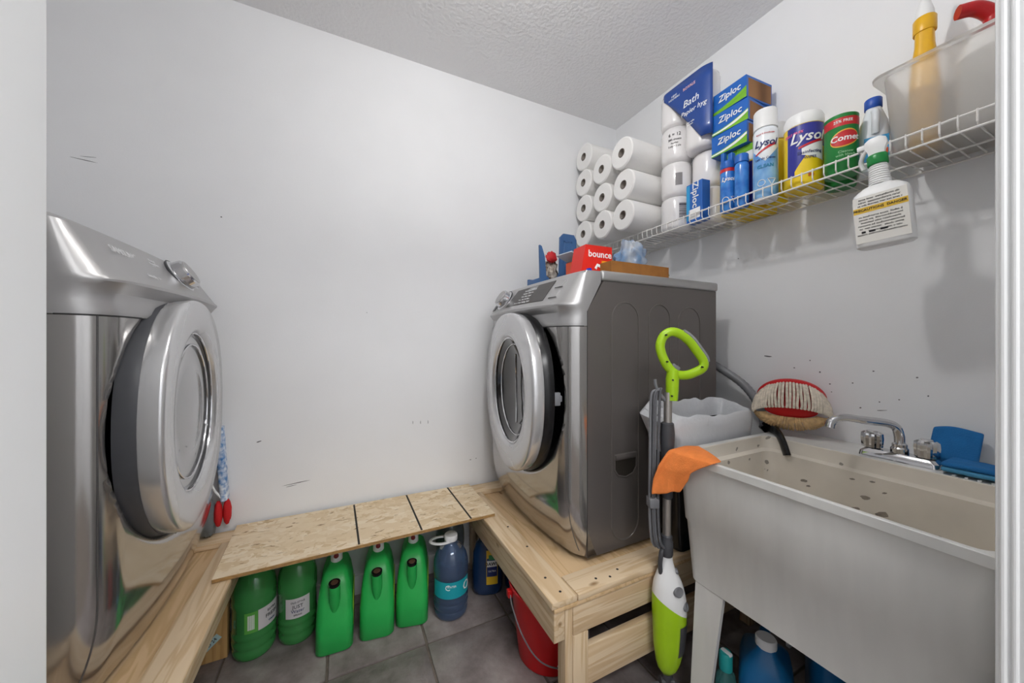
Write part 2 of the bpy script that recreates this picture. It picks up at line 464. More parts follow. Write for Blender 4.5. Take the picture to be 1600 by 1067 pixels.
dp = T('dryer_platform', 'pine platform with plywood top carrying the dryer', 'platform', (-.75, 1.15, 0))
def R2(lo, hi): return ([lo[0] + .75, lo[1] - 1.15, lo[2]], [hi[0] + .75, hi[1] - 1.15, hi[2]])
board(dp, *R2((-1.22, .66, ZB - .032), (-.31, 1.69, ZB - .0205)), 1, 'plywood_top', PLY, .001)
board(dp, *R2((-.392, .66, ZB - .02), (-.306, 1.60, ZB)), 1, 'edge_board')
board(dp, *R2((-1.22, 1.602, ZB - .02), (-.306, 1.69, ZB)), 0, 'edge_board')
board(dp, *R2((-1.22, .66, ZB - .02), (-.394, .745, ZB)), 0, 'edge_board')
board(dp, *R2((-.362, .67, ZB - .095), (-.322, 1.68, ZB - .0325)), 1, 'apron')
lb = board(dp, *R2((-.62, 1.56, .001), (-.366, 1.598, ZB - .0325)), 2, 'leg', wood('pine_dark', 2, 'c79f66', 'a97f48'))
board(dp, *R2((-.62, .68, .001), (-.48, .718, ZB - .0325)), 2, 'leg')
board(dp, *R2((-1.2, .68, .001), (-1.15, .718, ZB - .0325)), 2, 'leg')
board(dp, *R2((-1.2, 1.56, .001), (-1.15, 1.598, ZB - .0325)), 2, 'leg')
stk = O('price_sticker', MB().box((-.035, -.0006, -.011), (.035, .0, .011)), mat('sticker_white', 'b9d6d6', .5), dp, (-.415 + .75, 1.5598 - 1.15, .065), (0, rad(-42), 0))
lettering(stk, 'EPD 24', .016, plane_fn((0, -.0006, 0), (1, 0, 0), (0, 0, 1)), KPRINT)

ob = T('strand_board_shelf', 'flat strand board plank with three dark marker lines bridging both platforms', 'board', (.11, 1.52, ZB + .0005))
o = O('plank', MB().prism([(-.462, -.18), (.461, -.171), (.461, .165), (-.478, .175)], 2, 0, .012), OSB, ob)
MARKS = ((.055, .048), (.273, .270), (.470, .464))
mk = mat('marker_ink', '2b2722', .8)
for x0, x1 in MARKS:
    O('marker_line', MB().prism([(x0 - .115, -.172), (x0 - .108, -.172), (x1 - .108, .165), (x1 - .115, .165)], 2, .012, .0125), mk, ob)
O('plank_edge', MB().prism([(-.462, -.1812), (.461, -.1722), (.461, -.1712), (-.462, -.1802)], 2, .001, .011), mat('plank_edge', 'a5814f', .8, var=.25, vs=60, scale=(1, 1, 5)), ob)

# ------------------------------------------------------------------ washer and dryer
def corner(y, k=.06):
    a = abs(y)
    if a < .275: return 0
    q = min(1, (a - .275) / .065)
    return -k * (1 - math.sqrt(max(0, 1 - q * q)))
YS = [-.34, -.3385, -.334] + [-.327 + .654 * k / 96 for k in range(97)] + [.334, .3385, .34]
def bulge(y): return .03 * (1 - (y / .34) ** 2)

def machine(name, label, loc, rz, kind):
    t = T(name, label, 'appliance', loc, rz)
    W = .34
    cab = O('cabinet', MB().prism([(-.735, .012), (-.073, .012), (-.073, .841), (-.141, .945), (-.735, .945)], 1, -W, W), DSIDE, t)
    s = 1 if kind == 'washer' else -1          # local y side that faces the doorway
    yy = s * W
    for x0, x1, z0, z1 in ((-.302, -.177, .037, .876), (-.463, -.353, .037, .876), (-.635, -.509, .037, .872)):
        r = (x1 - x0) / 2; cx = (x0 + x1) / 2
        pts = [(cx + r * cos(a), yy, z1 - r + r * sin(a)) for a in [PI * k / 14 for k in range(15)]] + [(cx - r * cos(a), yy, z0 + r - r * sin(a)) for a in [PI * k / 14 for k in range(15)]]
        O('pressed_rib', MB().tube(pts, .0024, 8, True), DSIDE, cab)
    hp = [(-.19, .34), (-.19, .29), (-.205, .268), (-.24, .258), (-.275, .268), (-.29, .29), (-.29, .34)]
    O('grip_recess', MB().prism(hp, 1, yy - .001 * s, yy + .0012 * s), mat('recess_dark', '38342f', .4, .3), cab)
    O('grip_rim', MB().tube([(x, yy, z) for x, z in hp], .0035, 8, True), DSIDE, cab)
    O('grip_bar', MB().box((-.287, yy - .002, .322), (-.193, yy + .006, .342), .003), DSIDE, cab)
    for x in (-.115, -.68):
        for y in (-.28, .28):
            O('foot', MB().lathe([(.02, 0), (.02, .006), (.011, .008), (.011, .013)], 16, (x, y, -.0085)), MGREY, t)
    top = O('top_panel', MB().box((-.745, -.345, .9455), (-.131, .345, .982), .01, 3), STEELP, t)
    # control panel, lofted across the width
    prof = [(-.0735, .79), (.0, .79), (.001, .80), (-.005, .818), (-.004, .836), (.005, .850), (.012, .858), (.012, .866), (.006, .873), (-.055, .973), (-.066, .981), (-.13, .982), (-.13, .944), (-.0735, .842)]
    wt = [0, 1, 1, 1, 1, 1.05, 1.1, 1.1, 1.05, .25, .1, 0, 0, 0]
    rings = []
    for y in YS:
        rings.append([(x + w * (bulge(y) + corner(y)), y, z - (.004 * (y / .34) ** 2 if z > .86 else 0)) for (x, z), w in zip(prof, wt)])
    cp = O('control_panel', MB().loft(rings), STEELP, t, ang=28)
    # front panel with the door well
    zs = [0.012 + .01 * k for k in range(6)] + [.08 + .708 * k / 110 for k in range(111)]
    cy, cz = 0, .545
    def fx(y, z):
        x = bulge(y) + corner(y)
        if z < .22: x -= .055 * ((.22 - z) / .21) ** 2
        r = ((abs(y) / .312) ** 2.3 + (abs(z - cz) / .318) ** 2.3) ** (1 / 2.3)
        q = max(0, min(1, (1 - r) / .13)); q = q * q * (3 - 2 * q)
        return x - .075 * q
    rings = []
    for z in zs:
        if z > .788: z = .788
        rings.append([(-.073, -.34, z)] + [(fx(y, z), y, z) for y in YS] + [(-.073, .34, z)])
    fp = MB().loft(rings, False, False, False)
    O('front_panel', fp, STEEL, t, ang=40)
    O('well_gasket', MB().lathe([(.22, -.012), (.25, .004), (.262, .012), (.25, .02), (.215, .018)], 48, M=Matrix.Translation((-.052, 0, cz)) @ Matrix.Rotation(PI / 2, 4, 'Y'), caps=False), BLACK, t)
    O('kick_seam', MB().tube([(fx(y, .785) + .0008, y, .7893) for y in YS], .0016, 6), mat('seam', '2a2a2b', .6), t)
    for q in (-1, 1):
        O('edge_groove', MB().tube([(fx(q * .318, z) + .0002, q * .318, z) for z in zs[2:]], .0016, 6), mat('seam_grey', '6b6a6a', .4, .5), t)
    for q in (-1, 1):
        O('edge_trim', MB().box((-.0735, q * .3402 - .0006, .02), (-.0715, q * .3402 + .0006, .84)), mat('seam', '2a2a2b', .6), t)
    # door: hinge on the far side from the doorway, slightly ajar
    hs = -s
    ang = rad(7.5 if kind == 'washer' else 4.5)
    d = bpy.data.objects.new('door', None)
    rin = .207 if kind == 'washer' else .215
    n = 72
    prof = [(.262, -.062), (.285, -.058), (.297, -.045), (.301, -.02), (.303, .002), (.301, .009), (.295, .0125), (.25, .0125), (rin + .015, .012), (rin + .005, .008), (rin, -.004)]
    def ring(r, x, e=2.25):
        q = max(0, min(1, (r - .2) / .1))
        ee = 2 + (e - 2) * q
        return [(x, p[0], p[1] * 1.015) for p in se(r, r, ee, n)]
    dr = O('door', MB().loft([ring(r, x) for r, x in prof], False, False), RIM, t, ang=50)
    # place: hinge edge front at u=.033
    hy = hs * .30
    dr.rotation_euler = (0, 0, ang * (1 if hs < 0 else -1) * -1)
    off = Matrix.Rotation(dr.rotation_euler.z, 3, 'Z') @ Vector((.013, hy, 0))
    dr.location = (.034 - off.x, hy - off.y, cz)
    O('door_back', MB().loft([ring(.300, -.03), ring(.305, -.045), ring(.302, -.066), ring(.27, -.075), ring(.2, -.076)], False, True), BLACK if kind == 'washer' else DGREY, dr)
    if kind == 'washer':
        gl = mat('dark_door_glass', '565453', .1, .6, coat=1, c2='2a2929', vs=4)
        gp = [(rin, -.006), (rin - .008, -.014), (rin - .02, -.02), (rin - .03, -.03), (.12, -.058), (.06, -.066), (.0, -.068)]
        O('window', MB().loft([ring(max(r, .001), x, 2) for r, x in gp], False, True), gl, dr, ang=60)
        O('window_trim', MB().tube([(-.004, p[0], p[1] * 1.015) for p in se(rin - .002, rin - .002, 2, 64)], .0045, 10, True), CHROME, dr)
        O('window_trim', MB().tube([(-.026, p[0], p[1] * 1.015) for p in se(rin - .027, rin - .027, 2, 64)], .004, 10, True), CHROME, dr)
        O('drum_fin', MB().tube(bez([(-.04, -.02, .14), (-.052, -.05, .05), (-.052, -.045, -.05), (-.04, -.01, -.14)]), .004, 8), CHROME, dr)
    else:
        gl = mat('grey_door_glass', '8f8f90', .08, .55, coat=1)
        gp = [(rin, -.006), (rin - .01, -.012), (rin - .03, -.008), (rin - .04, -.014), (.12, -.01), (.06, -.006), (.0, -.005)]
        O('window', MB().loft([ring(max(r, .001), x, 2) for r, x in gp], False, True), gl, dr, ang=60)
        O('window_trim', MB().tube([(-.003, p[0], p[1] * 1.015) for p in se(rin - .002, rin - .002, 2, 64)], .0035, 10, True), CHROME, dr)
        O('window_trim', MB().tube([(-.008, p[0], p[1] * 1.015) for p in se(rin - .034, rin - .034, 2, 64)], .003, 10, True), CHROME, dr)
    if kind == 'washer': O('latch', MB().box((-.092, -hs * .286 - .007, -.022), (-.07, -hs * .286 + .007, .022), .003).box((-.1, -hs * .284 - .004, -.01), (-.09, -hs * .284 + .004, .01), .002), MGREY, dr)
    # controls on the sloping face
    p0, p1 = Vector((.006, 0, .873)), Vector((-.055, 0, .973))
    up = (p1 - p0).normalized(); nrm = Vector((-up.z * -1, 0, -up.x)).normalized()
    if nrm.z < 0: nrm = -nrm
    def at(y, k, h=0):
        b = (bulge(y) + corner(y)) * (1.05 + (.25 - 1.05) * k)
        return p0.lerp(p1, k) + Vector((b, y, 0)) + nrm * h
    def frame(y, k, h=0):
        M = Matrix((Vector((0, 1, 0)), up, nrm)).transposed().to_4x4(); M.translation = at(y, k, h); return M
    def pfn(y, k, h=.0006):
        M = frame(y, k, h); return lambda a, b, c: M @ Vector((a, b, c))
    ky = -.18 if kind == 'washer' else .045
    kn = O('dial', MB().lathe([(.05, -.002), (.05, .004), (.046, .007), (.042, .008), (.04, .028), (.036, .032), (0, .032)], 40, M=frame(ky, .5)), [CHROME], cp)
    O('dial_collar', MB().lathe([(.0505, -.002), (.053, .003), (.0505, .005)], 40, M=frame(ky, .5), caps=False), DGREY, kn)
    O('dial_cap', MB().lathe([(.034, .032), (.033, .0335), (0, .0335)], 36, M=frame(ky, .5)), STEELP, kn)
    lp = mat('panel_print', 'd9d9da', .5)
    if kind == 'washer':
        def slab(y0, y1, k0, k1, h, m, nm):
            ys = [y0 + (y1 - y0) * i / 8 for i in range(9)]
            mb = MB().loft([[at(y, k0, -.003), at(y, k1, -.003), at(y, k1, h), at(y, k0, h)] for y in ys])
            return O(nm, mb, m, cp)
        ds = slab(-.1, .2, .12, .88, .001, mat('display_dark', '3d3a38', .4), 'display')
        for i in range(5):
            lettering(ds, ('Normal  Heavy  Bedding  Quick', 'Temp  Spin  Soil  Rinse', 'Delay  Steam  Signal', 'Delicates  Wool  Eco', 'Smart Care  Child Lock')[i], .010, pfn(-.0 + .04, .2 + .13 * i, .0012), lp)
        slab(.02, .085, .66, .84, .0018, mat('screen_grey', '8d8f90', .2), 'screen')
        for k in (.3, .68):
            slab(.225, .27, k - .12, k + .12, .003, STEELP, 'button')
        slab(-.295, -.25, .1, .4, .002, BLACK, 'drawer_grip')
        lettering(cp, 'SAMSUNG', .014, pfn(-.27, .72), MGREY)
    else:
        lettering(cp, 'SAMSUNG', .024, pfn(-.2, .62), lp)
        lettering(cp, 'Sensor Dry   Steam', .010, pfn(-.155, .18), lp)
        lettering(cp, 'Normal\nHeavy Duty\nDelicates', .010, pfn(-.075, .62), lp)
        lettering(cp, 'Smart Check', .009, pfn(.14, .35), lp)
        O('button', MB().lathe([(.012, -.001), (.012, .002), (0, .002)], 20, M=frame(.2, .5)), STEELP, cp)
    return t
ZM = ZB - .0118
machine('washing_machine', 'grey front-load washer on the platform beside the sink, door slightly ajar', (.665, 1.29, ZM), PI, 'washer')
machine('tumble_dryer', 'grey front-load dryer at left by the door frame, large round door ajar', (-.42, 1.29, ZM), 0, 'dryer')

# ------------------------------------------------------------------ laundry sink
def sink_mat():
    m = mat('stained_basin', 'd9d2c6', .4, var=.07, vs=7, bump=.05, bs=80)
    nt = m.node_tree; L = nt.links.new; b = nt.nodes['Principled BSDF']
    src = b.inputs['Base Color'].links[0].from_socket
    tc = nd(nt, 'ShaderNodeTexCoord'); v = nd(nt, 'ShaderNodeTexVoronoi'); v.inputs['Scale'].default_value = 26
    n = nd(nt, 'ShaderNodeTexNoise'); n.inputs['Scale'].default_value = 30
    mv = nd(nt, 'ShaderNodeMix', data_type='VECTOR'); mv.inputs[0].default_value = .03
    L(tc.outputs['Object'], n.inputs['Vector']); L(tc.outputs['Object'], mv.inputs[4]); L(n.outputs['Color'], mv.inputs[5]); L(mv.outputs[1], v.inputs['Vector'])
    sp = nd(nt, 'ShaderNodeSeparateColor'); L(v.outputs['Color'], sp.inputs[0])
    th = nd(nt, 'ShaderNodeMapRange'); th.inputs[1].default_value = .3; th.inputs[2].default_value = 1; th.inputs[3].default_value = 0; th.inputs[4].default_value = .2
    L(sp.outputs[0], th.inputs[0])
    lt = nd(nt, 'ShaderNodeMath', operation='LESS_THAN'); L(v.outputs['Distance'], lt.inputs[0]); L(th.outputs[0], lt.inputs[1])
    k = nd(nt, 'ShaderNodeMath', operation='MULTIPLY'); k.inputs[1].default_value = .75; L(lt.outputs[0], k.inputs[0])
    mx = nd(nt, 'ShaderNodeMix', data_type='RGBA'); L(k.outputs[0], mx.inputs[0]); L(src, mx.inputs[6]); mx.inputs[7].default_value = lin('6b655e')
    L(mx.outputs[2], b.inputs['Base Color'])
    return m
SO = mat('tub_plastic', 'd9d9d6', .38, var=.06, vs=5, scale=(3, 3, .6))
sk = T('laundry_sink', 'white plastic laundry tub with stained basin on splayed legs', 'sink', (1.2345, .4615, 0))
def srings(spec, cx, cy, hx, hy):
    return [rrect(cx, cy, hx - i, hy - i, r, z, 4) for z, i, r in spec]
hx, hy = .3105, .3105
ro = srings([(.40, .05, .02), (.396, .04, .025), (.40, .034, .03), (.575, .0225, .03), (.58, .019, .03), (.70, .0125, .03), (.752, .009, .02), (.7595, .008, .018), (.7605, .0, .018), (.7795, .0, .018), (.781, .0015, .018), (.781, .004, .018)], 0, 0, hx, hy)
ri = srings([(.781, -.002, .025), (.779, 0, .025), (.77, .0, .03), (.742, .006, .03), (.736, .022, .03), (.45, .036, .05), (.42, .05, .06), (.41, .08, .05)], 1.1575 - 1.2345, 0, .2195, .2885)
b = MB().loft(ro, True, False, mi=0)
b.loft([ro[-1], ri[0]], False, False, mi=0)
b.loft(ri, False, True, mi=1)
O('basin', b, [SO, sink_mat()], sk, ang=40)
O('drain', MB().lathe([(.04, .411), (.04, .414), (.03, .413), (0, .412)], 24, (-.072, 0, 0)), CHROME, sk)
for sx, sy in ((-1, 1), (-1, -1), (1, 1), (1, -1)):
    def lr(z, w, ins):
        x = sx * (hx - .036 - ins); y = sy * (hy - .056 - ins)
        return [(x, y, z), (x, y - sy * w, z), (x - sx * .012, y - sy * w, z), (x - sx * .012, y - sy * .012, z), (x - sx * w, y - sy * .012, z), (x - sx * w, y, z)]
    O('leg', MB().loft([lr(.001, .052, -.012), lr(.398, .085, 0)]), SO, sk)
for i in range(7):
    O('soap_rib', MB().box((.148, -.25 + i * .02, .7805), (.215, -.244 + i * .02, .785), .001), SO, sk)
STN = mat('basin_stain', '8d857c', .6, var=.2, vs=90)
for y, z, w, h in ((.617, .668, .022, .012), (.606, .655, .012, .008), (.468, .672, .026, .014), (.435, .64, .03, .018), (.43, .70, .01, .007), (.498, .715, .014, .007), (.455, .722, .012, .006), (.49, .632, .02, .014), (.33, .63, .008, .006)):
    X = 1.355 - (.736 - z) * .049 - 1.2345
    pts = [(w / 2 * cos(2 * PI * k / 11) * (.6 + .5 * random.random()), h / 2 * sin(2 * PI * k / 11) * (.6 + .5 * random.random())) for k in range(11)]
    O('stain', MB().loft([[(X - d, y - .4615 + u - v * .6, z + v) for u, v in pts] for d in (-.002, .0007)]), STN, sk)
# faucet
fa = T('faucet', 'chrome two-handle faucet with swivel spout on the sink deck', 'faucet', (1.435, .425, .7812))
O('base_plate', MB().loft([rrect(0, 0, .03, .082, .012, 0), rrect(0, 0, .028, .08, .012, .012), rrect(0, 0, .02, .07, .012, .021)]), CHROME, fa)
for y in (.058, -.052):
    rg = []
    for z, r in ((.021, .018), (.024, .023), (.05, .025), (.064, .024), (.069, .018)):
        rg.append([(r * (1 if j % 3 else .86) * cos(2 * PI * j / 24), y + r * (1 if j % 3 else .86) * sin(2 * PI * j / 24), z) for j in range(24)])
    h = O('handle', MB().loft(rg), CHROME, fa, ang=20)
    O('handle_cap', MB().lathe([(.013, .069), (.012, .0715), (0, .072)], 20, (0, y, 0)), RIM, h)
O('spout_collar', MB().lathe([(.019, .02), (.019, .034), (.016, .038), (.016, .046), (.012, .05)], 24), CHROME, fa)
O('spout', MB().tube(bez([(0, 0, .045), (0, .001, .07), (-.008, .006, .094), (-.03, .02, .105), (-.08, .05, .112), (-.115, .073, .118), (-.138, .088, .114), (-.15, .096, .102), (-.154, .098, .088)]), [.0115] * 34 + [.0105] * 20 + [.012] * 11, 16), CHROME, fa)

# blue cloths beside the faucet
BLUE = mat('blue_cloth', '1668a6', .85, bump=.4, bs=260, var=.08, vs=30)
def pad(u, v):
    return (1.475 + .055 * v + .006 * sin(u * 6), .385 - .09 * u, .79 + .085 * v + .008 * sin(u * PI) * v)
o = O('scrub_cloth', MB().grid(pad, 12, 10), BLUE)
solid(o, .014); sub(o)
tag(o, 'blue scrub cloth propped upright against the wall behind the tap', 'cloth')
fc = T('folded_cloth', 'folded blue cloth lying flat on the sink deck ribs', 'cloth', (1.425, .272, .7858))
for k in range(2):
    def fcn(u, v, k=k):
        return (-.045 + .085 * u, -.055 + .12 * v, .009 + .013 * k + .003 * noise.noise(Vector((u * 4, v * 4, k * 3))))
    o = O('layer', MB().grid(fcn, 10, 12), BLUE if k else mat('light_blue_cloth', '4b93bd', .9, bump=.4, bs=260), fc)
    solid(o, .012); sub(o)

# orange cloth over the corner of the tub
rows = [[(1.015, .745, .789), (1.0, .72, .790), (.985, .69, .790), (.965, .655, .789), (.945, .625, .787)],
        [(.965, .757, .793), (.945, .738, .797), (.935, .70, .796), (.926, .665, .793), (.918, .622, .788)],
        [(.892, .757, .79), (.892, .742, .788), (.898, .72, .786), (.906, .685, .783), (.909, .628, .785)],
        [(.866, .772, .745), (.872, .758, .742), (.884, .732, .742), (.896, .70, .745), (.904, .66, .765)],
        [(.856, .782, .70), (.868, .765, .70), (.884, .742, .705), (.896, .715, .715), (.903, .69, .742)],
        [(.852, .785, .652), (.865, .768, .655), (.886, .748, .668), (.9, .722, .672), (.904, .70, .715)]]
def cl_fn(u, v):
    a = u * 5; i = min(4, int(a)); fu = a - i; c = v * 4; j = min(3, int(c)); fv = c - j
    g = lambda p, q: Vector(rows[p][q])
    p = g(i, j) * (1 - fu) * (1 - fv) + g(i + 1, j) * fu * (1 - fv) + g(i, j + 1) * (1 - fu) * fv + g(i + 1, j + 1) * fu * fv
    p += Vector((-.6, -.8, 0)) * (.010 * noise.noise(Vector((u * 3, v * 5, 2))) + .006 * sin(v * 12 + u * 3)) * u
    return p
o = O('cleaning_cloth', MB().grid(cl_fn, 20, 16), mat('orange_microfibre', 'f28a45', .95, bump=.5, bs=350, var=.06, vs=40))
solid(o, .004); sub(o)
tag(o, 'orange microfibre cloth hanging over the front corner of the tub', 'cloth')

# drain hose
dh = T('drain_hose', 'grey washer drain hose with black end hooked into the sink', 'hose', (1.45, .9, .8))
def rel(pts, c): return [tuple(a - b for a, b in zip(p, c)) for p in pts]
hp = bez(rel([(1.46, 1.13, 1.09), (1.465, 1.0, 1.018), (1.475, .885, .945), (1.475, .825, .87), (1.465, .80, .81), (1.45, .793, .79)], (1.45, .9, .8)), 12)
O('hose', MB().tube(hp, [.0155 + .0012 * (k % 2) for k in range(len(hp))], 12), MGREY, dh, ang=60)
hp = bez(rel([(1.452, .795, .788), (1.445, .778, .800), (1.425, .745, .800), (1.385, .71, .795), (1.362, .685, .775), (1.355, .668, .735)], (1.45, .9, .8)), 6)
O('hose_end', MB().tube(hp, .02, 12, flat=.5), BLACK, dh)

# string mop head resting on the tub corner
mh = T('mop_head', 'red round mop head with beige cotton fringe leaning on the wall behind the sink', 'mop', (1.44, .70, .89))
A = Vector((-.88, -.42, -.22)).normalized(); HH = Vector((-.43, .90, 0)).normalized(); UU = HH.cross(A); UU = UU if UU.z > 0 else -UU
def strands(t0, t1, n, seed):
    mb = MB()
    for k in range(n):
        th = t0 + (t1 - t0) * (k + .5) / n
        j = lambda q: .004 * noise.noise(Vector((k * 1.7, q, seed)))
        c, s_ = cos(th), sin(th)
        if s_ >= -.05:
            P = [A * -.035 + HH * (.086 * c) + UU * (.062 * s_ + .018), A * -.012 + HH * (.098 * c + j(1)) + UU * (.064 * s_ + .014 + j(2)),
                 A * .02 + HH * (.107 * c + j(3)) + UU * (.052 * s_ + .002 + j(4)), A * .042 + HH * (.108 * c + j(5)) + UU * (.034 * s_ - .012 + j(6)), A * .044 + HH * (.104 * c) + UU * (.026 * s_ - .016)]
        else:
            P = [A * .028 + HH * (.07 * c) + UU * (.012 * s_ - .02), A * .04 + HH * (.087 * c + j(1)) + UU * (.034 * s_ - .016 + j(2)),
                 A * .036 + HH * (.1 * c + j(3)) + UU * (.055 * s_ - .014 + j(4)), A * .025 + HH * (.105 * c + j(5)) + UU * (.066 * s_ - .012 + j(6))]
        mb.tube(bez(P, 4), .0043, 6)
    return mb
f1 = O('fringe', strands(-.02, PI + .02, 33, 1), mat('cotton_cream', 'd8cdbd', .95, bump=.6, bs=500, var=.15, vs=90), mh, ang=60); f1['kind'] = 'stuff'
f2 = O('fringe', strands(PI + .08, 2 * PI - .08, 33, 2), mat('cotton_tan', 'c6a578', .95, bump=.6, bs=500, var=.2, vs=90), mh, ang=60); f2['kind'] = 'stuff'
def mring(a, hx_, uz, dz, n=40): return [A * a + HH * (hx_ * cos(2 * PI * j / n)) + UU * (uz * sin(2 * PI * j / n) + dz) for j in range(n)]
O('plate', MB().loft([mring(-.052, .088, .06, .022), mring(-.045, .098, .066, .022), mring(-.028, .1, .067, .024), mring(-.018, .094, .062, .022)]), RED, mh, ang=50)
O('socket', MB().loft([mring(-.02, .08, .035, -.002), mring(.024, .075, .028, -.006), mring(.03, .05, .018, -.006)]), RED, mh, ang=50)

# ------------------------------------------------------------------ waste bin with liner
wbn = T('waste_bin', 'slim black waste bin with white bag liner between washer and sink', 'bin', (1.185, .868, ZB + .0005))
O('body', MB().loft([rrect(0, .008, .14, .04, .02, 0), rrect(0, .008, .145, .044, .02, .004), rrect(0, -.002, .176, .052, .02, .43), rrect(0, -.002, .172, .048, .02, .432), rrect(0, .006, .14, .042, .02, .02)], True, True), BLACK, wbn)
def lin_ring(hx_, hy_, z, amp, k, dz=0):
    out = []
    for i, (x, y, zz) in enumerate(rrect(0, -.004, hx_, hy_, .02, z, 12)):
        # denser ring: resample corners only; noise gives the crumple
        q = Vector((x * 14, y * 14, k))
        n1, n2 = noise.noise(q), noise.noise(q + Vector((7, 3, 1)))
        out.append((x * (1 + amp * n1), y * (1 + amp * .45 * n1), zz + dz * n2))
    return out
def dense(ring, m=4):
    out = []
    for i in range(len(ring)):
        a, b_ = Vector(ring[i]), Vector(ring[(i + 1) % len(ring)])
        q = max(1, int((b_ - a).length / .012))
        for k in range(q): out.append(tuple(a.lerp(b_, k / q)))
    return out
base = dense(rrect(0, -.004, .2, .07, .022, 0, 4))
def lring(sx, sy, z, amp, k, dz):
    out = []
    for x, y, _ in base:
        q = Vector((x * 22, y * 22, k)); n1, n2 = noise.noise(q), noise.noise(q + Vector((7, 3, 1)))
        lx = -.035 * max(0, -x / .2) ** 3 if z > .4 and amp > .02 else 0
        yy = y * sy * (1 + amp * .3 * n1)
        out.append((x * sx * (1 + amp * n1) + lx * (1 if z < .47 else .4), max(-.0885, min(.074, yy)), z + dz * n2 + .012 * max(0, -x / .2) + (.22 * y if z > .44 else 0)))
    return out
lr_ = [lring(.97, .93, .33, .03, 1, .02), lring(1.0, 1.0, .39, .035, 1.3, .01), lring(1.02, 1.05, .45, .04, 1.6, .006), lring(1.0, 1.03, .48, .02, 2, .01), lring(.985, .97, .486, .02, 2, .012), lring(.96, .9, .468, .03, 3, .01), lring(.93, .8, .40, .05, 4, .01), lring(.8, .65, .28, .08, 5, .01), lring(.6, .4, .24, .08, 6, .01)]
o = O('liner_bag', MB().loft(lr_, False, True), mat('white_bag_film', 'd3d5d9', .35, bump=.8, bs=40, spec=.5), wbn, ang=70)

# ------------------------------------------------------------------ steam mop
sm = T('steam_mop', 'lime green and white upright steam mop standing beside the sink', 'steam mop', (.923, .789, 0), rad(-25.75))
# local x = across the view, local y = away, z up
def er(cx, cy, a, b_, z, n=28, e=2.3): return se(a, b_, e, n, cx, cy, z)
O('foot', MB().loft([er(0, 0, .085, .026, .001), er(0, 0, .088, .028, .012), er(0, 0, .07, .022, .026), er(0, 0, .03, .016, .036)]), MGREY, sm)
O('swivel_joint', MB().cyl((-.02, 0, .045), (.02, 0, .045), .016).cyl((0, 0, .03), (0, 0, .075), .014), DGREY, sm)
prof = [(.076, .016), (.084, .026), (.11, .036), (.16, .046), (.22, .0505), (.27, .052), (.32, .051), (.36, .044), (.39, .032), (.415, .021), (.435, .017), (.45, .016)]
def rr(z):
    for (z0, r0), (z1, r1) in zip(prof, prof[1:]):
        if z0 <= z <= z1: return r0 + (r1 - r0) * (z - z0) / (z1 - z0)
    return prof[-1][1]
def off(z): return .008 * sin(min(1, max(0, (z - .06) / .35)) * PI)
# the white/green parting line slopes down to the right
def part(zf0, zf1, n=14, grow=0):
    rings = []
    N = 40
    for i in range(n + 1):
        q = i / n; ring = []
        for j in range(N):
            th = 2 * PI * j / N; c, s_ = cos(th), sin(th)
            z = zf0(c) + (zf1(c) - zf0(c)) * q; r = rr(z) + grow
            ring.append((off(z) + r * c, .8 * r * s_, z))
        rings.append(ring)
    return MB().loft(rings)
seamz = lambda c: .295 - .035 * c
O('tank', part(lambda c: .076, seamz), LIME, sm, ang=60)
up_ = O('upper_body', part(seamz, lambda c: .45, grow=.0006), WHITE, sm, ang=60)
def side_patch(th0, th1, z0, z1, g):
    def fn(u, v):
        th = th0 + (th1 - th0) * u; z = z0 + (z1 - z0) * v
        k = 1 - abs(2 * u - 1) ** 4 * .0
        r = rr(z) + g
        return (off(z) + r * cos(th), .8 * r * sin(th), z)
    return MB().grid(fn, 12, 12)
gp = side_patch(rad(-72), rad(5), .15, .245, .0015)
O('grey_window', gp, DGREY, sm)
def button(th, z, r_, name='button'):
    r = rr(z); p = Vector((off(z) + r * cos(th), .8 * r * sin(th), z)); nn = Vector((cos(th), .9 * sin(th), .35)).normalized()
    M = nn.to_track_quat('Z', 'Y').to_matrix().to_4x4(); M.translation = p
    d_ = O(name, MB().lathe([(r_, -.004), (r_, .003), (r_ * .85, .005), (r_ * .6, .003), (0, .0035)], 20, M=M, sq=(1.25, 1)), MGREY, up_)
button(rad(-68), .352, .014); button(rad(-38), .302, .012, 'filler_cap'); button(rad(-20), .40, .008)
O('collar', MB().lathe([(.0165, .445), (.019, .452), (.019, .49), (.0165, .494), (.0165, .508), (.0135, .512)], 24), DGREY, sm)
O('pole', MB().cyl((0, 0, .51), (.004, 0, .96), .0125, n=20), mat('brushed_pole', 'b9b5b0', .3, .8), sm)
O('sleeve', MB().lathe([(.0125, .625), (.016, .63), (.0175, .70), (.022, .83), (.0195, .862), (.0135, .866)], 24, (.002, 0, 0)), DGREY, sm)
S_ = .002055
def lp_(x, y):
    px = 980 + x / 3.953; py = 490 + y / 3.953
    return Vector(((px - 1048) * S_, 0, 1.12 - (py - 533.5) * S_))
loop = [lp_(*p) for p in ((238, 190), (258, 145), (300, 122), (350, 135), (400, 172), (445, 230), (482, 285), (480, 325), (440, 350), (385, 368), (330, 362), (285, 325), (258, 280), (240, 230))]
lp2 = []
for i in range(len(loop)):
    p0, p1, p2, p3 = loop[i - 1], loop[i], loop[(i + 1) % len(loop)], loop[(i + 2) % len(loop)]
    for k in range(4):
        t = k / 4
        lp2.append(.5 * ((2 * p1) + (p2 - p0) * t + (2 * p0 - 5 * p1 + 4 * p2 - p3) * t * t + (3 * p1 - p0 - 3 * p2 + p3) * t ** 3))
lc = sum(lp2, Vector()) / len(lp2)
lp2 = [lc + (p - lc) * 1.07 for p in lp2]
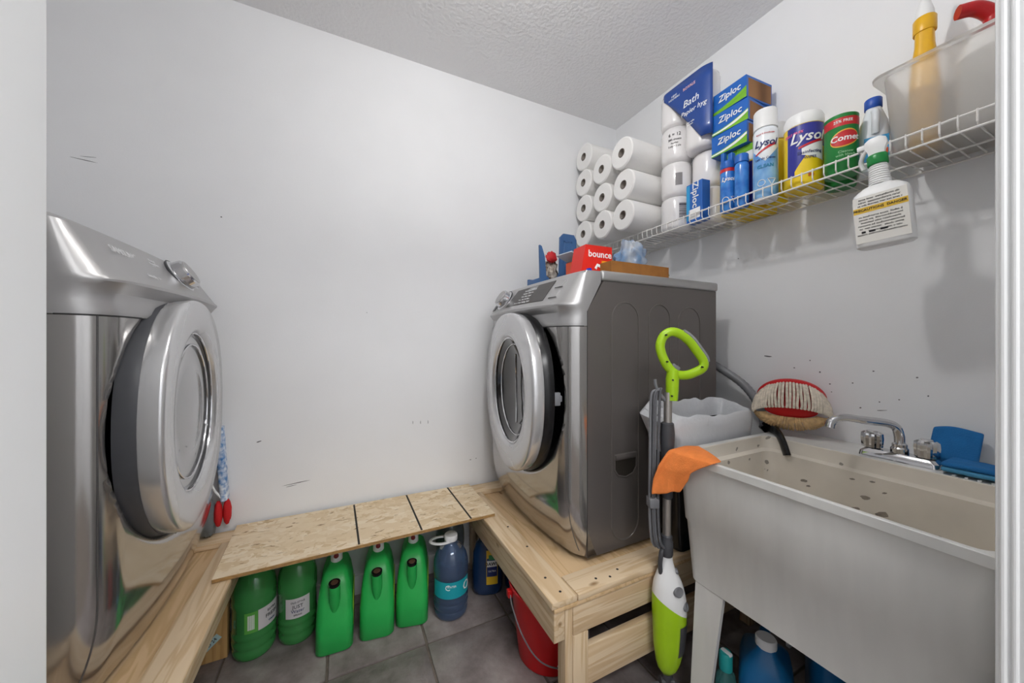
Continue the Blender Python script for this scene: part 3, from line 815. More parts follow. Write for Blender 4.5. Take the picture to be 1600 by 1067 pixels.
hg = O('handle', MB().tube(lp2, .0115, 14, True, flat=1.25, up=(0, 1, 0)), LIME, sm, ang=70)
nk = [lp_(305, 345), lp_(303, 400), lp_(302, 460), lp_(300, 528)]
O('handle_neck', MB().tube(nk, [.017, .0195, .019, .0175], 16), LIME, sm)
O('trigger', MB().box((-.014, -.006, -.007), (.014, .006, .007), .003, M=Matrix.Translation(lp_(322, 328)) @ Matrix.Rotation(rad(35), 4, 'Y')), MGREY, sm)
O('grip_insert', MB().tube([p + Vector((.0098, .0, .0085)) for p in lp2[12:27]], .0085, 8), mat('clear_grey', '8b8d92', .2), sm)
for x, y in ((252, 133), (258, 293), (468, 325), (290, 402), (285, 498)):
    p = lp_(x, y); O('screw_hole', MB().cyl(p + Vector((0, -.0205, 0)), p + Vector((0, -.012, 0)), .0026, n=10), KPRINT, sm)
O('lower_hook', MB().tube(bez([(-.018, -.005, .38), (-.026, -.012, .42), (-.022, -.012, .46), (-.012, 0, .47)]), .007, 10), DGREY, sm)
O('upper_hook', MB().tube(bez([(-.005, 0, .935), (-.02, 0, .95), (-.034, 0, .98), (-.037, 0, 1.0)]), [.007] * 12 + [.005] * 13, 10), MGREY, sm)
for k, (dx, dy) in enumerate(((-.022, -.012), (-.03, -.004), (-.037, -.010), (-.044, -.002), (-.034, .006))):
    pts = bez([(-.02, dy, .975 - .004 * k), (dx - .004, dy, .955), (dx - .008, dy, .85), (dx - .012, dy * .9 - .006, .72), (dx - .012, dy - .004, .58), (dx - .006, dy - .004, .50), (dx + .008, dy, .475)], 8)
    O('power_cord', MB().tube(pts, .0045, 8), MGREY if k % 2 else mat('cord_grey', '5d5e62', .5), sm)
O('cord_clip', MB().box((-.062, -.022, .60), (-.03, .012, .632), .005), MGREY, sm)

# ------------------------------------------------------------------ bottles on the floor under the plank
GGL = mat('green_bottle_plastic', '58b866', .06, trans=.5, ior=1.35, coat=.4)
def ribbed(prof_ribs, z0, z1, r, amp, n):
    return [(r + amp * sin(2 * PI * k / 6), z0 + (z1 - z0) * k / n) for k in range(n + 1)]
def water_jug(name, label, loc, rz, r, h, m, lab, capm, handle, txt):
    t = T(name, label, 'bottle', loc, rz)
    pr = [(r * .5, 0), (r * .86, .002), (r * .95, .012), (r * .97, .03), (r * .93, .036), (r * .98, .044), (r, .06), (r * .95, .068), (r, .076), (r, .088), (r * .955, .096), (r * .97, .10), (r * .97, .175), (r, .182), (r, .20), (r * .985, .206), (r, .214), (r * .98, .235), (r * .88, .262), (r * .66, .288), (r * .42, .305), (.024, .314), (.024, .325)]
    k = h / .34
    pr = [(a, b_ * k) for a, b_ in pr]
    inn = [(max(0, a - .0016), b_ + .0016) for a, b_ in pr[::-1][1:]]
    O('body', MB().lathe([(0, 0)] + pr + inn + [(0, .0016)], 36, caps=False), m, t, ang=50)
    zt = pr[-1][1]
    cp_ = O('cap', MB().lathe([(.026, zt - .006), (.027, zt - .004), (.027, zt + .014), (.025, zt + .017), (0, zt + .017)], 24), capm, t)
    if handle:
        pts = [(.045 * cos(a), .028 * sin(a), zt - .008) for a in [2 * PI * q / 24 for q in range(24)]]
        pts = [(p[1], p[0] - .038, p[2] + .002) for p in pts]
        O('carry_handle', MB().tube(pts, .0045, 8, True, flat=1.5), capm, t)
    L_ = O('label', patch(r * .985, lab[0], lab[1], .102 * k, .173 * k, .0006, 24), lab[2], t)
    for body, sz, da, dz, mm in txt:
        lettering(L_, body, sz, cyl_fn(r * .985 + .0006, (lab[0] + lab[1]) / 2 + da, .137 * k + dz), mm, cut=.008)
    return t
LBL = mat('label_pale', 'd6d2d4', .5); NAVY = mat('navy_print', '23306b', .5)
GLAB = mat('green_label', '5fae4a', .5)
j1 = water_jug('water_jug', 'green clear jug nearest the dryer, barcode label turned aside', (-.288, 1.565, .001), rad(-62), .068, .345, GGL, (-.15, 1.0, LBL), WHITE, False, [('EXTRA', .011, .1, .018, KPRINT), ('FRESH', .017, .1, 0, KPRINT), ('Water', .01, .1, -.02, NAVY)])
O('label_back', patch(.068 * .985, -.75, -.16, .103, .175, .0006, 16), GLAB, j1)
bc = MB()
for k in range(9): bc.add(*(lambda p: (p.v, p.f))(patch(.068 * .985, -.6 + k * .034, -.6 + k * .034 + (.018 if k % 3 else .026), .115, .165, .0012, 2)))
O('barcode', bc, WPRINT, j1)
water_jug('water_jug', 'green clear jug between the other green jug and the opaque ones, label facing out', (-.153, 1.572, .001), rad(-92), .065, .345, GGL, (-.5, .75, LBL), WHITE, False, [('OLD STYLE', .009, 0, .022, KPRINT), ('JUST', .017, 0, .006, KPRINT), ('Water', .016, 0, -.01, NAVY), ('SPRING', .008, 0, -.024, KPRINT)])
GREEN = mat('green_jug_plastic', '2bb153', .38, var=.03)
def green_jug(label, x, rz):
    t = T('detergent_jug', label, 'jug', (x, 1.53, .001), rz, None)
    spec = [(0, .056, -.115, .095), (.006, .062, -.121, .10), (.10, .062, -.108, .10), (.17, .058, -.088, .10), (.215, .05, -.07, .098), (.245, .04, -.05, .09), (.262, .026, -.02, .07), (.268, .02, .0, .05)]
    rg = []
    for z, w, y0, y1 in spec:
        cy = (y0 + y1) / 2; h_ = (y1 - y0) / 2
        rg.append(rrect(0, cy, w, h_, min(w, h_) * .45, z, 5))
    O('body', sub(O('b', MB().loft(rg), GREEN), 1).data, None, t, ang=60) if False else O('body', MB().loft(rg), GREEN, t, ang=60)
    sp = O('spout', MB().tube([(0, -.085, .13), (0, -.093, .18), (0, -.10, .232), (0, -.1005, .236)], [.012, .019, .0195, .0185], 20), GREEN, t)
    O('spout_ring', MB().tube([(0, -.0998, .2345), (0, -.1012, .246)], [.0185, .0195], 20), BLACK, sp)
    O('spout_hole', MB().tube([(0, -.1011, .2455), (0, -.1013, .2468)], [.013, .012], 16), mat('spout_brown', '5a4030', .5), sp)
    cp_ = O('cap', MB().lathe([(.019, .262), (.021, .268), (.021, .29), (.016, .312), (.016, .318), (0, .318)], 24, (0, .01, 0)), WHITE, t)
    O('button', MB().lathe([(.009, 0), (.009, .004), (.006, .005), (0, .005)], 16, M=Matrix.Translation((0, -.0105, .292)) @ Matrix.Rotation(rad(80), 4, 'X')), mat('dark_red', '7e1a1c', .4), cp_)
    O('side_label', MB().box((.0605, -.07, .05), (.0625, .07, .16), .0005), mat('lime_label', '9ec63c', .5), t)
    return t
green_jug('opaque green spouted jug, the one beside the clear green jugs', -.02, rad(-3))
green_jug('opaque green spouted jug, middle one of the three', .133, rad(-8))
green_jug('opaque green spouted jug, the one beside the blue water jug', .272, rad(-13))
BGL = mat('blue_bottle_plastic', '8fabd2', .05, trans=.85, ior=1.35, coat=.3)
TEAL = mat('teal_label', '1ba3b0', .4)
water_jug('water_jug', 'blue tinted clear jug with teal label and white handle', (.408, 1.432, .001), rad(-105), .071, .315, BGL, (-1.2, 1.3, TEAL), WHITE, True, [('C', .03, -.25, .012, WPRINT), ('WATER', .011, -.02, .016, WPRINT), ('O', .05, .95, .0, WPRINT)])
bj = [o for o in COL.objects if o.name == 'label'][-1:] 
water_jug('water_jug', 'clear grey jug in the shade behind the teal-labelled jug', (.455, 1.61, .001), rad(-90), .066, .345, mat('clear_bottle', 'b9c2c6', .05, trans=.85, ior=1.33), (1.6, 2.4, LBL), WHITE, True, [])
DBL = mat('deep_blue_plastic', '1c3a63', .22, trans=.15, coat=.4)
def soap_bottle(label, loc, rz, w, d, h, m, face):
    t = T('dish_soap_bottle', label, 'bottle', loc, rz)
    spec = [(0, .8), (.006, .95), (.03, 1), (h * .45, 1), (h * .7, .93), (h * .84, .75), (h * .9, .55), (h * .91, .45)]
    O('body', MB().loft([se(w * k, d * k ** .6, 2.6, 32, 0, 0, z) for z, k in spec]), m, t, ang=60)
    O('cap', MB().lathe([(w * .5, h * .905), (w * .52, h * .93), (w * .5, h), (0, h)], 24, sq=(1, .8)), mat('clear_cap', 'aeb8bf', .2, trans=.4), t)
    if face:
        pl = lambda x0, x1, z0, z1, off_, m_, nm, par: O(nm, MB().grid(lambda u, v: (x0 + (x1 - x0) * u, -d * (1 - abs((x0 + (x1 - x0) * u) / w) ** 2.6) ** (1 / 2.6) - off_, z0 + (z1 - z0) * v), 12, 1), m_, par)
        lb = pl(-.006, .044, .05, .20, .0015, mat('label_yellow', 'e8bd2b', .4), 'label', t)
        pl(-.004, .042, .085, .165, .002, NAVY, 'label_band', lb); pl(-.003, .041, .128, .155, .0025, WPRINT, 'label_band', lb)
        pl(.004, .034, .158, .18, .0025, mat('label_green', '3f8f58', .4), 'label_band', lb)
        f = lambda x, y, z: (.019 + x, -d * (1 - abs((.019 + x) / w) ** 2.6) ** (1 / 2.6) - .004 - z, .141 + y)
        lettering(lb, 'DAWN', .02, f, KPRINT, bold=.02, cut=.006)
        f2 = lambda x, y, z: (.019 + x, -d * (1 - abs((.019 + x) / w) ** 2.6) ** (1 / 2.6) - .004 - z, .11 + y)
        lettering(lb, 'ULTRA', .011, f2, WPRINT, cut=.006)
    return t
soap_bottle('dark blue dish soap bottle with yellow label under the washer platform edge', (.59, 1.478, .001), rad(-20), .068, .04, .255, DBL, True)
soap_bottle('dark blue bottle behind the rim of the red bucket', (.72, 1.46, .001), rad(10), .05, .036, .22, DBL, False)
# red bucket
bk = T('bucket', 'red plastic bucket with wire handle under the washer platform', 'bucket', (.675, 1.095, .001))
O('body', MB().lathe([(0, .0), (.104, 0), (.108, .003), (.136, .245), (.143, .246), (.144, .258), (.139, .26), (.132, .256), (.106, .012), (0, .01)], 48, caps=False), RED, bk)
O('handle_wire', MB().tube(bez([(-.145, .02, .245), (-.15, -.01, .21), (-.135, -.06, .14), (-.10, -.105, .085), (-.04, -.135, .06), (.03, -.138, .06), (.10, -.105, .10), (.14, -.03, .2), (.145, .02, .245)]), .0025, 6), MGREY, bk)
O('handle_grip', MB().tube([(-.045, -.136, .061), (0, -.139, .058), (.035, -.138, .06)], .009, 10), WHITE, bk)
O('handle_lug', MB().box((-.155, .01, .225), (-.138, .03, .25), .003).box((.138, .01, .225), (.155, .03, .25), .003), RED, bk)

# ------------------------------------------------------------------ bottles under the sink
TS_ = T('hand_soap_bottle', 'small clear teal soap bottle beside the sink leg', 'bottle', (1.035, .672, .001))
O('body', MB().loft([se(.03 * k, .024 * k, 2.6, 28, 0, 0, z) for z, k in ((0, .85), (.004, 1), (.10, 1), (.125, .85), (.138, .5), (.145, .45))]), mat('teal_clear', '6fb3b0', .1, trans=.7, ior=1.33), TS_, ang=60)
O('cap', MB().lathe([(.018, .14), (.018, .185), (.015, .19), (0, .19)], 20), mat('teal_cap', '2aa7a5', .35), TS_)
O('flip_top', MB().box((-.006, -.018, .186), (.006, .012, .194), .002), WHITE, TS_)
BJ = mat('blue_jug_plastic', '1668a0', .3, var=.05)
def blue_jug(label, x, y, rz, capm):
    t = T('laundry_jug', label, 'jug', (x, y, .001), rz)
    spec = [(0, .06, .085, 0), (.006, .066, .092, 0), (.15, .066, .092, 0), (.19, .058, .08, -.005), (.22, .04, .055, -.02), (.24, .024, .026, -.035), (.25, .022, .022, -.038)]
    O('body', MB().loft([rrect(0, c_, a, b_, min(a, b_) * .6, z, 6) for z, a, b_, c_ in spec]), BJ, t, ang=60)
    O('cap', MB().lathe([(.025, .247), (.026, .25), (.026, .268), (.023, .272), (0, .27)], 28, (0, -.038, 0)), capm, t)
    O('handle', MB().tube(bez([(0, .02, .215), (0, .06, .225), (0, .085, .19), (0, .088, .13)]), .014, 12), BJ, t)
    return t
blue_jug('bright blue laundry jug with white cap under the sink', 1.128, .612, rad(-60), WHITE)
blue_jug('bright blue laundry jug farther under the sink, behind the white-capped one', 1.335, .53, rad(-60), BJ)
soap_bottle('dark blue bottle under the middle of the sink', (1.18, .42, .001), rad(50), .055, .04, .2, DBL, False)

# ------------------------------------------------------------------ bag beside the dryer
bg = T('plastic_bag', 'blue and clear plastic bag of red and grey pieces between dryer and wall', 'bag', (-.415, 1.664, ZB + .0005))
def stripe():
    m = mat('blue_white_film', '2f74b5', .3, bump=.4, bs=60, c2='dfe6ee', vs=60)
    return m
O('sleeve', MB().loft([se(.012 + .006 * k / 5, .03 - .003 * k, 2.4, 20, .015 - .004 * k, .01, .13 + .055 * k) for k in range(6)]), stripe(), bg, ang=60)
O('clear_pouch', blob(MB(), (-.035, -.005, .075), (.032, .028, .07), 3, .3, 4), mat('clear_grey_film', '8f979c', .15, trans=.5), bg, ang=70)
for dx, dy, sd in ((.0, -.012, 1), (.024, .0, 2)):
    O('red_bundle', blob(MB(), (dx, dy, .085), (.013, .018, .048), sd, .12, 6), mat('red_mesh', 'c61a20', .7, bump=.6, bs=300), bg, ang=70)
O('cord', MB().tube(bez([(.012, -.01, .135), (.004, -.012, .15), (-.012, -.005, .17), (-.025, 0, .2)]), .004, 8), WHITE, bg)

# ------------------------------------------------------------------ wire shelf
ZS = 1.618
ws = T('wire_shelf', 'white wire shelf with upturned lip along the right wall', 'shelf', (1.325, .9, ZS))
WW = mat('white_wire', 'e6e4e1', .35)
Y0, Y1 = .146, 1.70
for x, z, r in ((0, 0, .0032), (0, .037, .0032), (.218, 0, .0032), (.11, -.003, .0028)):
    O('rail', MB().cyl((x, Y0 - .9, z), (x, Y1 - .9, z), r, n=8), WW, ws)
wm = MB().tube([(.219, 0, .0045), (.0055, 0, .0045), (.001, 0, .006), (-.0035, 0, .011), (-.0035, 0, .041)], .0019, 6).mesh('wire', WW)
n = int((Y1 - Y0) / .0288)
for k in range(n + 1):
    O('wire', wm, None, ws, (0, Y0 + .004 + k * .0288 - .9, 0))
for y in (.5, 1.0, 1.45):
    O('wall_clip', MB().box((.216, y - .9 - .012, -.012), (.2248, y - .9 + .012, .010), .003).cyl((.2165, y - .9, -.006), (.212, y - .9, -.006), .004, n=8), WHITE, ws)
ZI = ZS + .0068
# ten paper towel rolls, ends to the room
rl = MB().lathe([(.021, 0), (.067, 0), (.0725, .005), (.0725, .275), (.067, .28), (.021, .28), (.0205, .14)], 36, M=Matrix.Rotation(PI / 2, 4, 'Y'), caps=False).mesh('sheet_roll', PAPER)
cr_ = MB().lathe([(.0205, -.001), (.0205, .281), (.0175, .281), (.0175, -.001)], 20, M=Matrix.Rotation(PI / 2, 4, 'Y'), caps=False)
cr_.add(*(lambda q: (q.v, q.f))(MB().lathe([(.0175, .10), (.0175, .104)], 20, M=Matrix.Rotation(PI / 2, 4, 'Y'))))
cr_ = cr_.mesh('core', CORE)
ZR = ZS + .0415 + .0727
rolls = [((1.625, ZR + .4365), .0, 'topmost roll of the left column, beside the corner'), ((1.628, ZR + .291), 0, 'second roll from the top in the left column, beside the corner'), ((1.626, ZR + .1455), 0, 'third roll from the top in the left column, beside the corner'),
         ((1.630, ZR), 0, 'lowest roll of the left column, beside the corner'), ((1.455, ZR), -.01, 'lowest roll of the middle column'), ((1.462, ZR + .1455), -.005, 'middle roll of the middle column'), ((1.458, ZR + .291), -.012, 'topmost roll of the middle column'),
         ((1.302, ZR), -.012, 'lowest roll of the column next to the toilet tissue'), ((1.298, ZR + .1455), -.012, 'middle roll of the column next to the toilet tissue'), ((1.292, ZR + .291), -.03, 'topmost roll of the column next to the toilet tissue')]
for (y, z), dx, lab in rolls:
    t = T('paper_towel_roll', 'white paper towel roll, ' + lab, 'paper towel', (1.235 + dx, y, z), 0, 'paper towel rolls stacked on the shelf')
    O('sheets', rl, None, t, None, (random.random() * 6, 0, 0)); O('core', cr_, None, t)
# toilet tissue packs: wrapped columns of rolls
def tp_pack(label, cols, z0, hts, r, lab):
    t = T('toilet_tissue_pack', label, 'toilet paper', (cols[0][0], cols[0][1], z0))
    for (x, y) in cols:
        for k in range(2):
            h = hts
            pr = [(.02, .001), (r * .8, .001), (r * .95, .008), (r, .022), (r * 1.005, h * .5), (r, h - .022), (r * .95, h - .008), (r * .8, h - .001), (.02, h - .001)]
            O('roll', MB().lathe(pr, 36, (x - cols[0][0], y - cols[0][1], k * h)), FILM, t, ang=60)
    return t
RT = .066
t1 = tp_pack('upright pack of wrapped toilet tissue under the blue-labelled pack', [(1.408, 1.148), (1.45, 1.014)], ZI, .156, RT, None)
L_ = O('fine_print', patch(RT, rad(215), rad(240), .20, .255, .0016, 8), mat('print_grey', '8a8788', .5), t1)
O('barcode', patch(RT, rad(228), rad(258), .05, .12, .0016, 8), mat('print_lines', 'c9c7c7', .5, c2='55535a', vs=300, scale=(0.02, 0.02, 1)), t1)
t2 = tp_pack('upper pack of wrapped toilet tissue with blue printed label', [(1.408, 1.148), (1.408, 1.0145)], ZI + .3125, .162, RT, None)
NB = mat('label_blue_print', '1f4590', .35, coat=.3)
def swoosh(u):
    hi = .325; lo = .318 - .30 * min(1, (u / .62)) ** 1.5
    return (max(.012, lo), hi)
def film_x(u): return -RT - .004 + .016 * max(0, (u - .8) / .2) ** 2 + .02 * max(0, (.12 - u) / .12) ** 2
def film(u, v):
    lo = .295 - .262 * min(1, max(0, u - .03) / .8) ** 1.15
    return (film_x(u), 0.03 - .246 * u, lo + (.318 - lo) * v)
fl_ = O('label_film', MB().grid(film, 24, 6), NB, t2); solid(fl_, .001)
def ff(cx, cz):
    return lambda x, y, z: (film_x(min(1, max(0, (cx + x) / .246))) - .0012 - z, .03 - (cx + x), cz + y)
lettering(fl_, 'Bath', .042, ff(.158, .208), WPRINT, shear=.2, cut=.02)
lettering(fl_, 'Papier hyg', .028, ff(.168, .168), WPRINT, shear=.2, cut=.02)
lettering(fl_, 'NEW\nNOUVEAU', .012, ff(.075, .275), WPRINT, cut=.02)
lettering(fl_, 'ROYALE', .016, ff(.15, .275), mat('pink_print', 'e7b8bb', .5), cut=.02, bold=.02)
lettering(fl_, 'pour salle\nde bain', .010, ff(.155, .115), WPRINT, cut=.02)
for body, sz, z in (('6 = 12', .02, .118), ('380 sheets', .013, .096), ('feuilles', .011, .08), ('2 ply / 2 plis', .011, .066)):
    lettering(t2, body, sz, cyl_fn(RT + .001, rad(212), z), KPRINT, cut=.01)

# freezer bag boxes
ZB_ = mat('box_blue', '1f62b8', .35); ZG = mat('box_green', '76b52c', .4); CARD = mat('carton_board', 'b28255', .8, c2='6d4a2c', vs=90, scale=(.1, 1, .02), detail=1)
def bag_box(label, c, sx, sy, sz, rz, nm='freezer_bag_box'):
    t = T(nm, label, 'box', c, rz, 'blue freezer bag boxes')
    O('carton', MB().box((-sx / 2, -sy / 2, 0), (sx / 2, sy / 2, sz), .0012, 1), ZB_, t)
    f = -sx / 2
    O('green_wave', MB().loft([[(f - .0006, sy / 2 - sy * u, 0.001), (f - .0006, sy / 2 - sy * u, sz * (.16 + .34 * u * u)), (f + .001, sy / 2 - sy * u, sz * (.16 + .34 * u * u)), (f + .001, sy / 2 - sy * u, 0.001)] for u in [k / 10 for k in range(11)]]), ZG, t)
    O('white_wave', MB().loft([[(f - .0012, sy / 2 - sy * u, sz * (.06 + .3 * u * u * u)), (f - .0012, sy / 2 - sy * u, sz * (.12 + .34 * u * u)), (f + .001, sy / 2 - sy * u, sz * (.12 + .34 * u * u)), (f + .001, sy / 2 - sy * u, sz * (.06 + .3 * u ** 3))] for u in [k / 10 for k in range(11)]]), ZG if 'top' in label else WPRINT, t)
    O('end_print', MB().box((-sx * .42, -sy / 2 - .0006, sz * .06), (sx * .46, -sy / 2 + .001, sz * .88)), CARD, t)
    lettering(t, 'Ziploc', sz * .42, plane_fn((f - .0014, -.002, sz * .62), (0, -1, 0), (0, 0, 1)), WPRINT, shear=.15, bold=.012)
    return t
yb = 1.868
bag_box('blue freezer bag box, topmost of the stack of three', (1.438, .868, yb + .168), .15, .136, .084, rad(-3))
bag_box('blue freezer bag box in the middle of the stack of three', (1.438, .872, yb + .084), .15, .138, .0835, rad(1.5))
bag_box('blue freezer bag box, lowest of the stack of three', (1.438, .874, yb), .15, .14, .0835, rad(0))
sb = T('sandwich_bag_box', 'small blue box standing on end in front of the toilet tissue', 'box', (1.357, 1.0, ZI), rad(-6))
O('carton', MB().box((-.022, -.04, 0), (.022, .04, .165), .0012, 1), ZB_, sb)
O('white_panel', MB().box((-.0226, -.03, .012), (-.021, .028, .055)), WPRINT, sb)
O('teal_side', MB().box((-.0226, .022, .012), (-.021, .0395, .16)), mat('box_cyan', '2f9ed8', .4), sb)
lettering(sb, 'Ziploc', .042, plane_fn((-.0226, -.006, .112), (0, 0, -1), (0, -1, 0)), WPRINT, bold=.015)
# cartons of wipes under the stack
YEL = mat('wipe_yellow', 'f0cf1e', .35); PUR = mat('wipe_navy', '2a2f8f', .35)
for lab, y, in (('yellow and white carton under the freezer bag boxes, next to the tissue', .888), ('yellow and white carton behind the blue spray can', .826)):
    t = T('wipes_carton', lab, 'box', (1.4655, y, ZI))
    O('carton', MB().box((-.08, -.03, 0), (.08, .03, .18), .0015, 1), YEL, t)
    O('white_top', MB().box((-.08, -.03, .18), (.08, .03, .218), .0015, 1), WHITE, t)
    O('green_top', MB().box((-.081, -.0305, .218), (.081, .0305, .2425), .001, 1), ZG, t)
    O('navy_strip', MB().box((-.0807, -.029, .01), (-.079, -.006, .175)), PUR, t)

# spray cans, canisters, jug
def can(name, label, cat, loc, r, h, cap_h, body_m, cap_m, face):
    t = T(name, label, cat, loc)
    O('body', MB().lathe([(r * .93, 0), (r, .004), (r, h - .014), (r * .94, h - .006), (r * .8, h)], 36), body_m, t)
    if cap_h:
        O('cap', MB().lathe([(r * .8, h - .001), (r * .97, h), (r * .95, h + cap_h - .004), (r * .88, h + cap_h), (0, h + cap_h)], 36), cap_m, t)
    return t
F_ = rad(208)          # heading of the labels (towards the doorway)
SKY = mat('spray_blue', '2f7ac6', .3, c2='8fbfe6', vs=14); 
c1 = can('disinfectant_spray', 'white and blue disinfectant spray can with white cap', 'spray can', (1.372, .745, ZI), .0375, .255, .066, mat('can_white', 'e9eef3', .25, coat=.3), WHITE, None)
O('blue_field', patch(.0375, 0, 2 * PI, .005, .10, .0005, 36), SKY, c1)
O('blue_field', patch(.0375, F_ - 1.2, F_ + 1.2, .10, .20, .0005, 24, 1, lambda u: (.095, .13 + .10 * abs(u - .5))), SKY, c1)
O('red_swoosh', patch(.0375, F_ - .8, F_ + .8, 0, 0, .0012, 20, 1, lambda u: (.155 + .03 * u, .160 + .036 * u)), mat('label_red', 'c4242b', .4), c1)
lettering(c1, 'Lysol', .034, cyl_fn(.0385, F_, .195), NAVY, shear=.3, bold=.015, cut=.006)
lettering(c1, 'Brand III Disinfectant', .0065, cyl_fn(.0385, F_, .228), mat('label_red', 'c4242b', .4), cut=.006)
lettering(c1, 'Lait de Citron', .011, cyl_fn(.0385, F_, .14), NAVY, cut=.006)
lettering(c1, 'CLEAN', .016, cyl_fn(.0385, F_, .113), mat('teal_print', '1a7fa8', .4), bold=.02, cut=.006)
def hazard(parent, r, a, z):
    pts = [((r + .0015) * cos(a + .011 * cos(q) / r), (r + .0015) * sin(a + .011 * cos(q) / r), z + .011 * sin(q)) for q in [2 * PI * k / 20 for k in range(20)]]
    O('warning_mark', MB().tube(pts, .0012, 6, True), WPRINT, parent)
    b_ = a + .03 / r
    tri = [(-.012, .011), (.012, .011), (0, -.012)]; pp = []
    for k in range(3):
        p, q = tri[k], tri[(k + 1) % 3]
        for m_ in range(4):
            x = p[0] + (q[0] - p[0]) * m_ / 4; y = p[1] + (q[1] - p[1]) * m_ / 4
            pp.append(((r + .0015) * cos(b_ + x / r), (r + .0015) * sin(b_ + x / r), z + y))
    O('warning_mark', MB().tube(pp, .0012, 6, True), WPRINT, parent)
hazard(c1, .0375, F_ - .3, .055)
c1b = can('disinfectant_spray', 'spray can mostly hidden behind the white and blue one, white cap showing', 'spray can', (1.452, .752, ZI), .0355, .235, .06, YEL, WHITE, None)
c2 = can('air_freshener', 'blue spray can with notched blue trigger top before the yellow cartons', 'spray can', (1.342, .872, ZI - .0), .026, .165, 0, mat('can_blue', '1f66c0', .25, coat=.3, c2='3f8ddb', vs=25), ZB_, None)
c2.location.x = 1.356
c2b = can('air_freshener', 'plain blue spray can tucked beside the notched one', 'spray can', (1.353, .817, ZI), .0235, .165, .03, mat('can_blue', '1f66c0', .25), ZB_, None)
tp = MB().lathe([(.025, .165), (.026, .17), (.026, .19), (.02, .196)], 28)
O('trigger_top', tp, ZB_, c2)
O('trigger_horn', MB().box((-.012, .008, .19), (.012, .022, .235), .004).box((-.012, -.024, .19), (.012, -.006, .222), .004), ZB_, c2)
O('red_band', patch(.026, 0, 2 * PI, .15, .163, .0006, 30), mat('label_red', 'c4242b', .4), c2)
lettering(c2, 'Lysol', .022, cyl_fn(.0268, F_ + .1, .12), WPRINT, shear=.3, bold=.02, cut=.005)
hazard(c2, .026, F_ - .2, .04)
# wipes canister
def canister(label, x, y, r, h, show):
    t = T('wipes_canister', label, 'canister', (x, y, ZI))
    O('body', MB().lathe([(r * .95, 0), (r, .004), (r, h), (r * .98, h + .002)], 40), YEL, t)
    O('lid', MB().lathe([(r * 1.02, h), (r * 1.03, h + .004), (r * 1.02, h + .028), (r * .93, h + .04), (r * .5, h + .046), (0, h + .046)], 40), WHITE, t)
    if show:
        O('navy_field', patch(r, F_ - .95, F_ + 1.25, h * .18, h * .99, .0005, 30, 1, lambda u: (h * (.2 + .55 * max(0, 1 - 2.4 * u) * 0), h * .99)), PUR, t)
        O('yellow_field', patch(r, F_ - .5, F_ + 1.25, 0, 0, .001, 30, 1, lambda u: (h * .02, h * (.26 + .36 * sin(min(1, u * 1.3) * PI / 2)))), YEL, t)
        O('white_flash', patch(r, F_ - .15, F_ + 1.0, 0, 0, .0014, 20, 1, lambda u: (h * (.5 - .12 * u), h * (.6 + .1 * u))), WPRINT, t)
        O('red_swoosh', patch(r, F_ - .3, F_ + .9, 0, 0, .0018, 20, 1, lambda u: (h * (.6 + .09 * u), h * (.63 + .10 * u))), mat('label_red', 'c4242b', .4), t)
        lettering(t, 'Lysol', .046, cyl_fn(r + .0012, F_ + .12, h * .78), WPRINT, shear=.3, bold=.015, cut=.008)
        lettering(t, 'KILLS 99.9%', .011, cyl_fn(r + .0008, F_ - .6, h * .87), mat('pink_flash', 'e0669a', .4), shear=.2, bold=.03, cut=.008)
        lettering(t, 'Disinfecting', .014, cyl_fn(r + .0016, F_ + .25, h * .53), NAVY, cut=.008)
        lettering(t, 'WIPES', .012, cyl_fn(r + .0016, F_ + .25, h * .44), NAVY, cut=.008)
        lettering(t, '80', .016, cyl_fn(r + .0012, F_ + .3, h * .16), mat('label_red', 'c4242b', .4), cut=.008)
    return t
canister('yellow canister of wipes with navy label and white lid', 1.397, .640, .0525, .205, True)
cm = T('scouring_powder', 'green scouring powder canister with red oval label', 'canister', (1.376, .533, ZI))
O('body', MB().lathe([(.038, 0), (.0395, .003), (.0395, .168), (.04, .17), (.04, .174), (.037, .176), (0, .174)], 36), mat('can_green', '1d7f38', .35), cm)
O('red_band', patch(.0395, F_ - 1.4, F_ + 1.4, 0, 0, .0006, 30, 1, lambda u: (.138, .163)), mat('label_red', 'c4242b', .4), cm)
def oval(rx, rz, z, off_, m_, nm):
    mb = MB(); ring_ = [(.0395 + off_, 0)]
    pts = [[((.0395 + off_) * cos(F_ + .1 + k * rx * cos(q) / .0395), (.0395 + off_) * sin(F_ + .1 + k * rx * cos(q) / .0395), z + k * rz * (sin(q)) + .12 * k * rx * cos(q)) for q in [2 * PI * j / 28 for j in range(28)]] for k in (1, .75, .5, .25, .02)]
    O(nm, mb.loft(pts, False, True), m_, cm)
oval(.034, .026, .10, .001, mat('label_gold', 'e4b13a', .4), 'oval_edge'); oval(.032, .022, .10, .0016, mat('label_red', 'c4242b', .4), 'oval')
lettering(cm, 'Comet', .024, cyl_fn(.041, F_ + .1, .10), WPRINT, shear=.1, bold=.02, cut=.006)
lettering(cm, '25% FREE', .011, cyl_fn(.0402, F_, .151), WPRINT, bold=.01, cut=.006)
lettering(cm, 'Cleanser\nwith bleach', .010, cyl_fn(.0402, F_ + .15, .055), mat('pale_green_print', 'a5d6a8', .5), cut=.006)
cy_ = T('scouring_powder', 'yellow-topped scouring powder canister behind the green one', 'canister', (1.478, .575, ZI))
O('body', MB().lathe([(.038, 0), (.0395, .003), (.0395, .15), (.038, .152)], 32), mat('can_green', '1d7f38', .35), cy_)
O('cap', MB().lathe([(.040, .15), (.041, .154), (.041, .196), (.038, .2), (0, .2)], 32), YEL, cy_)
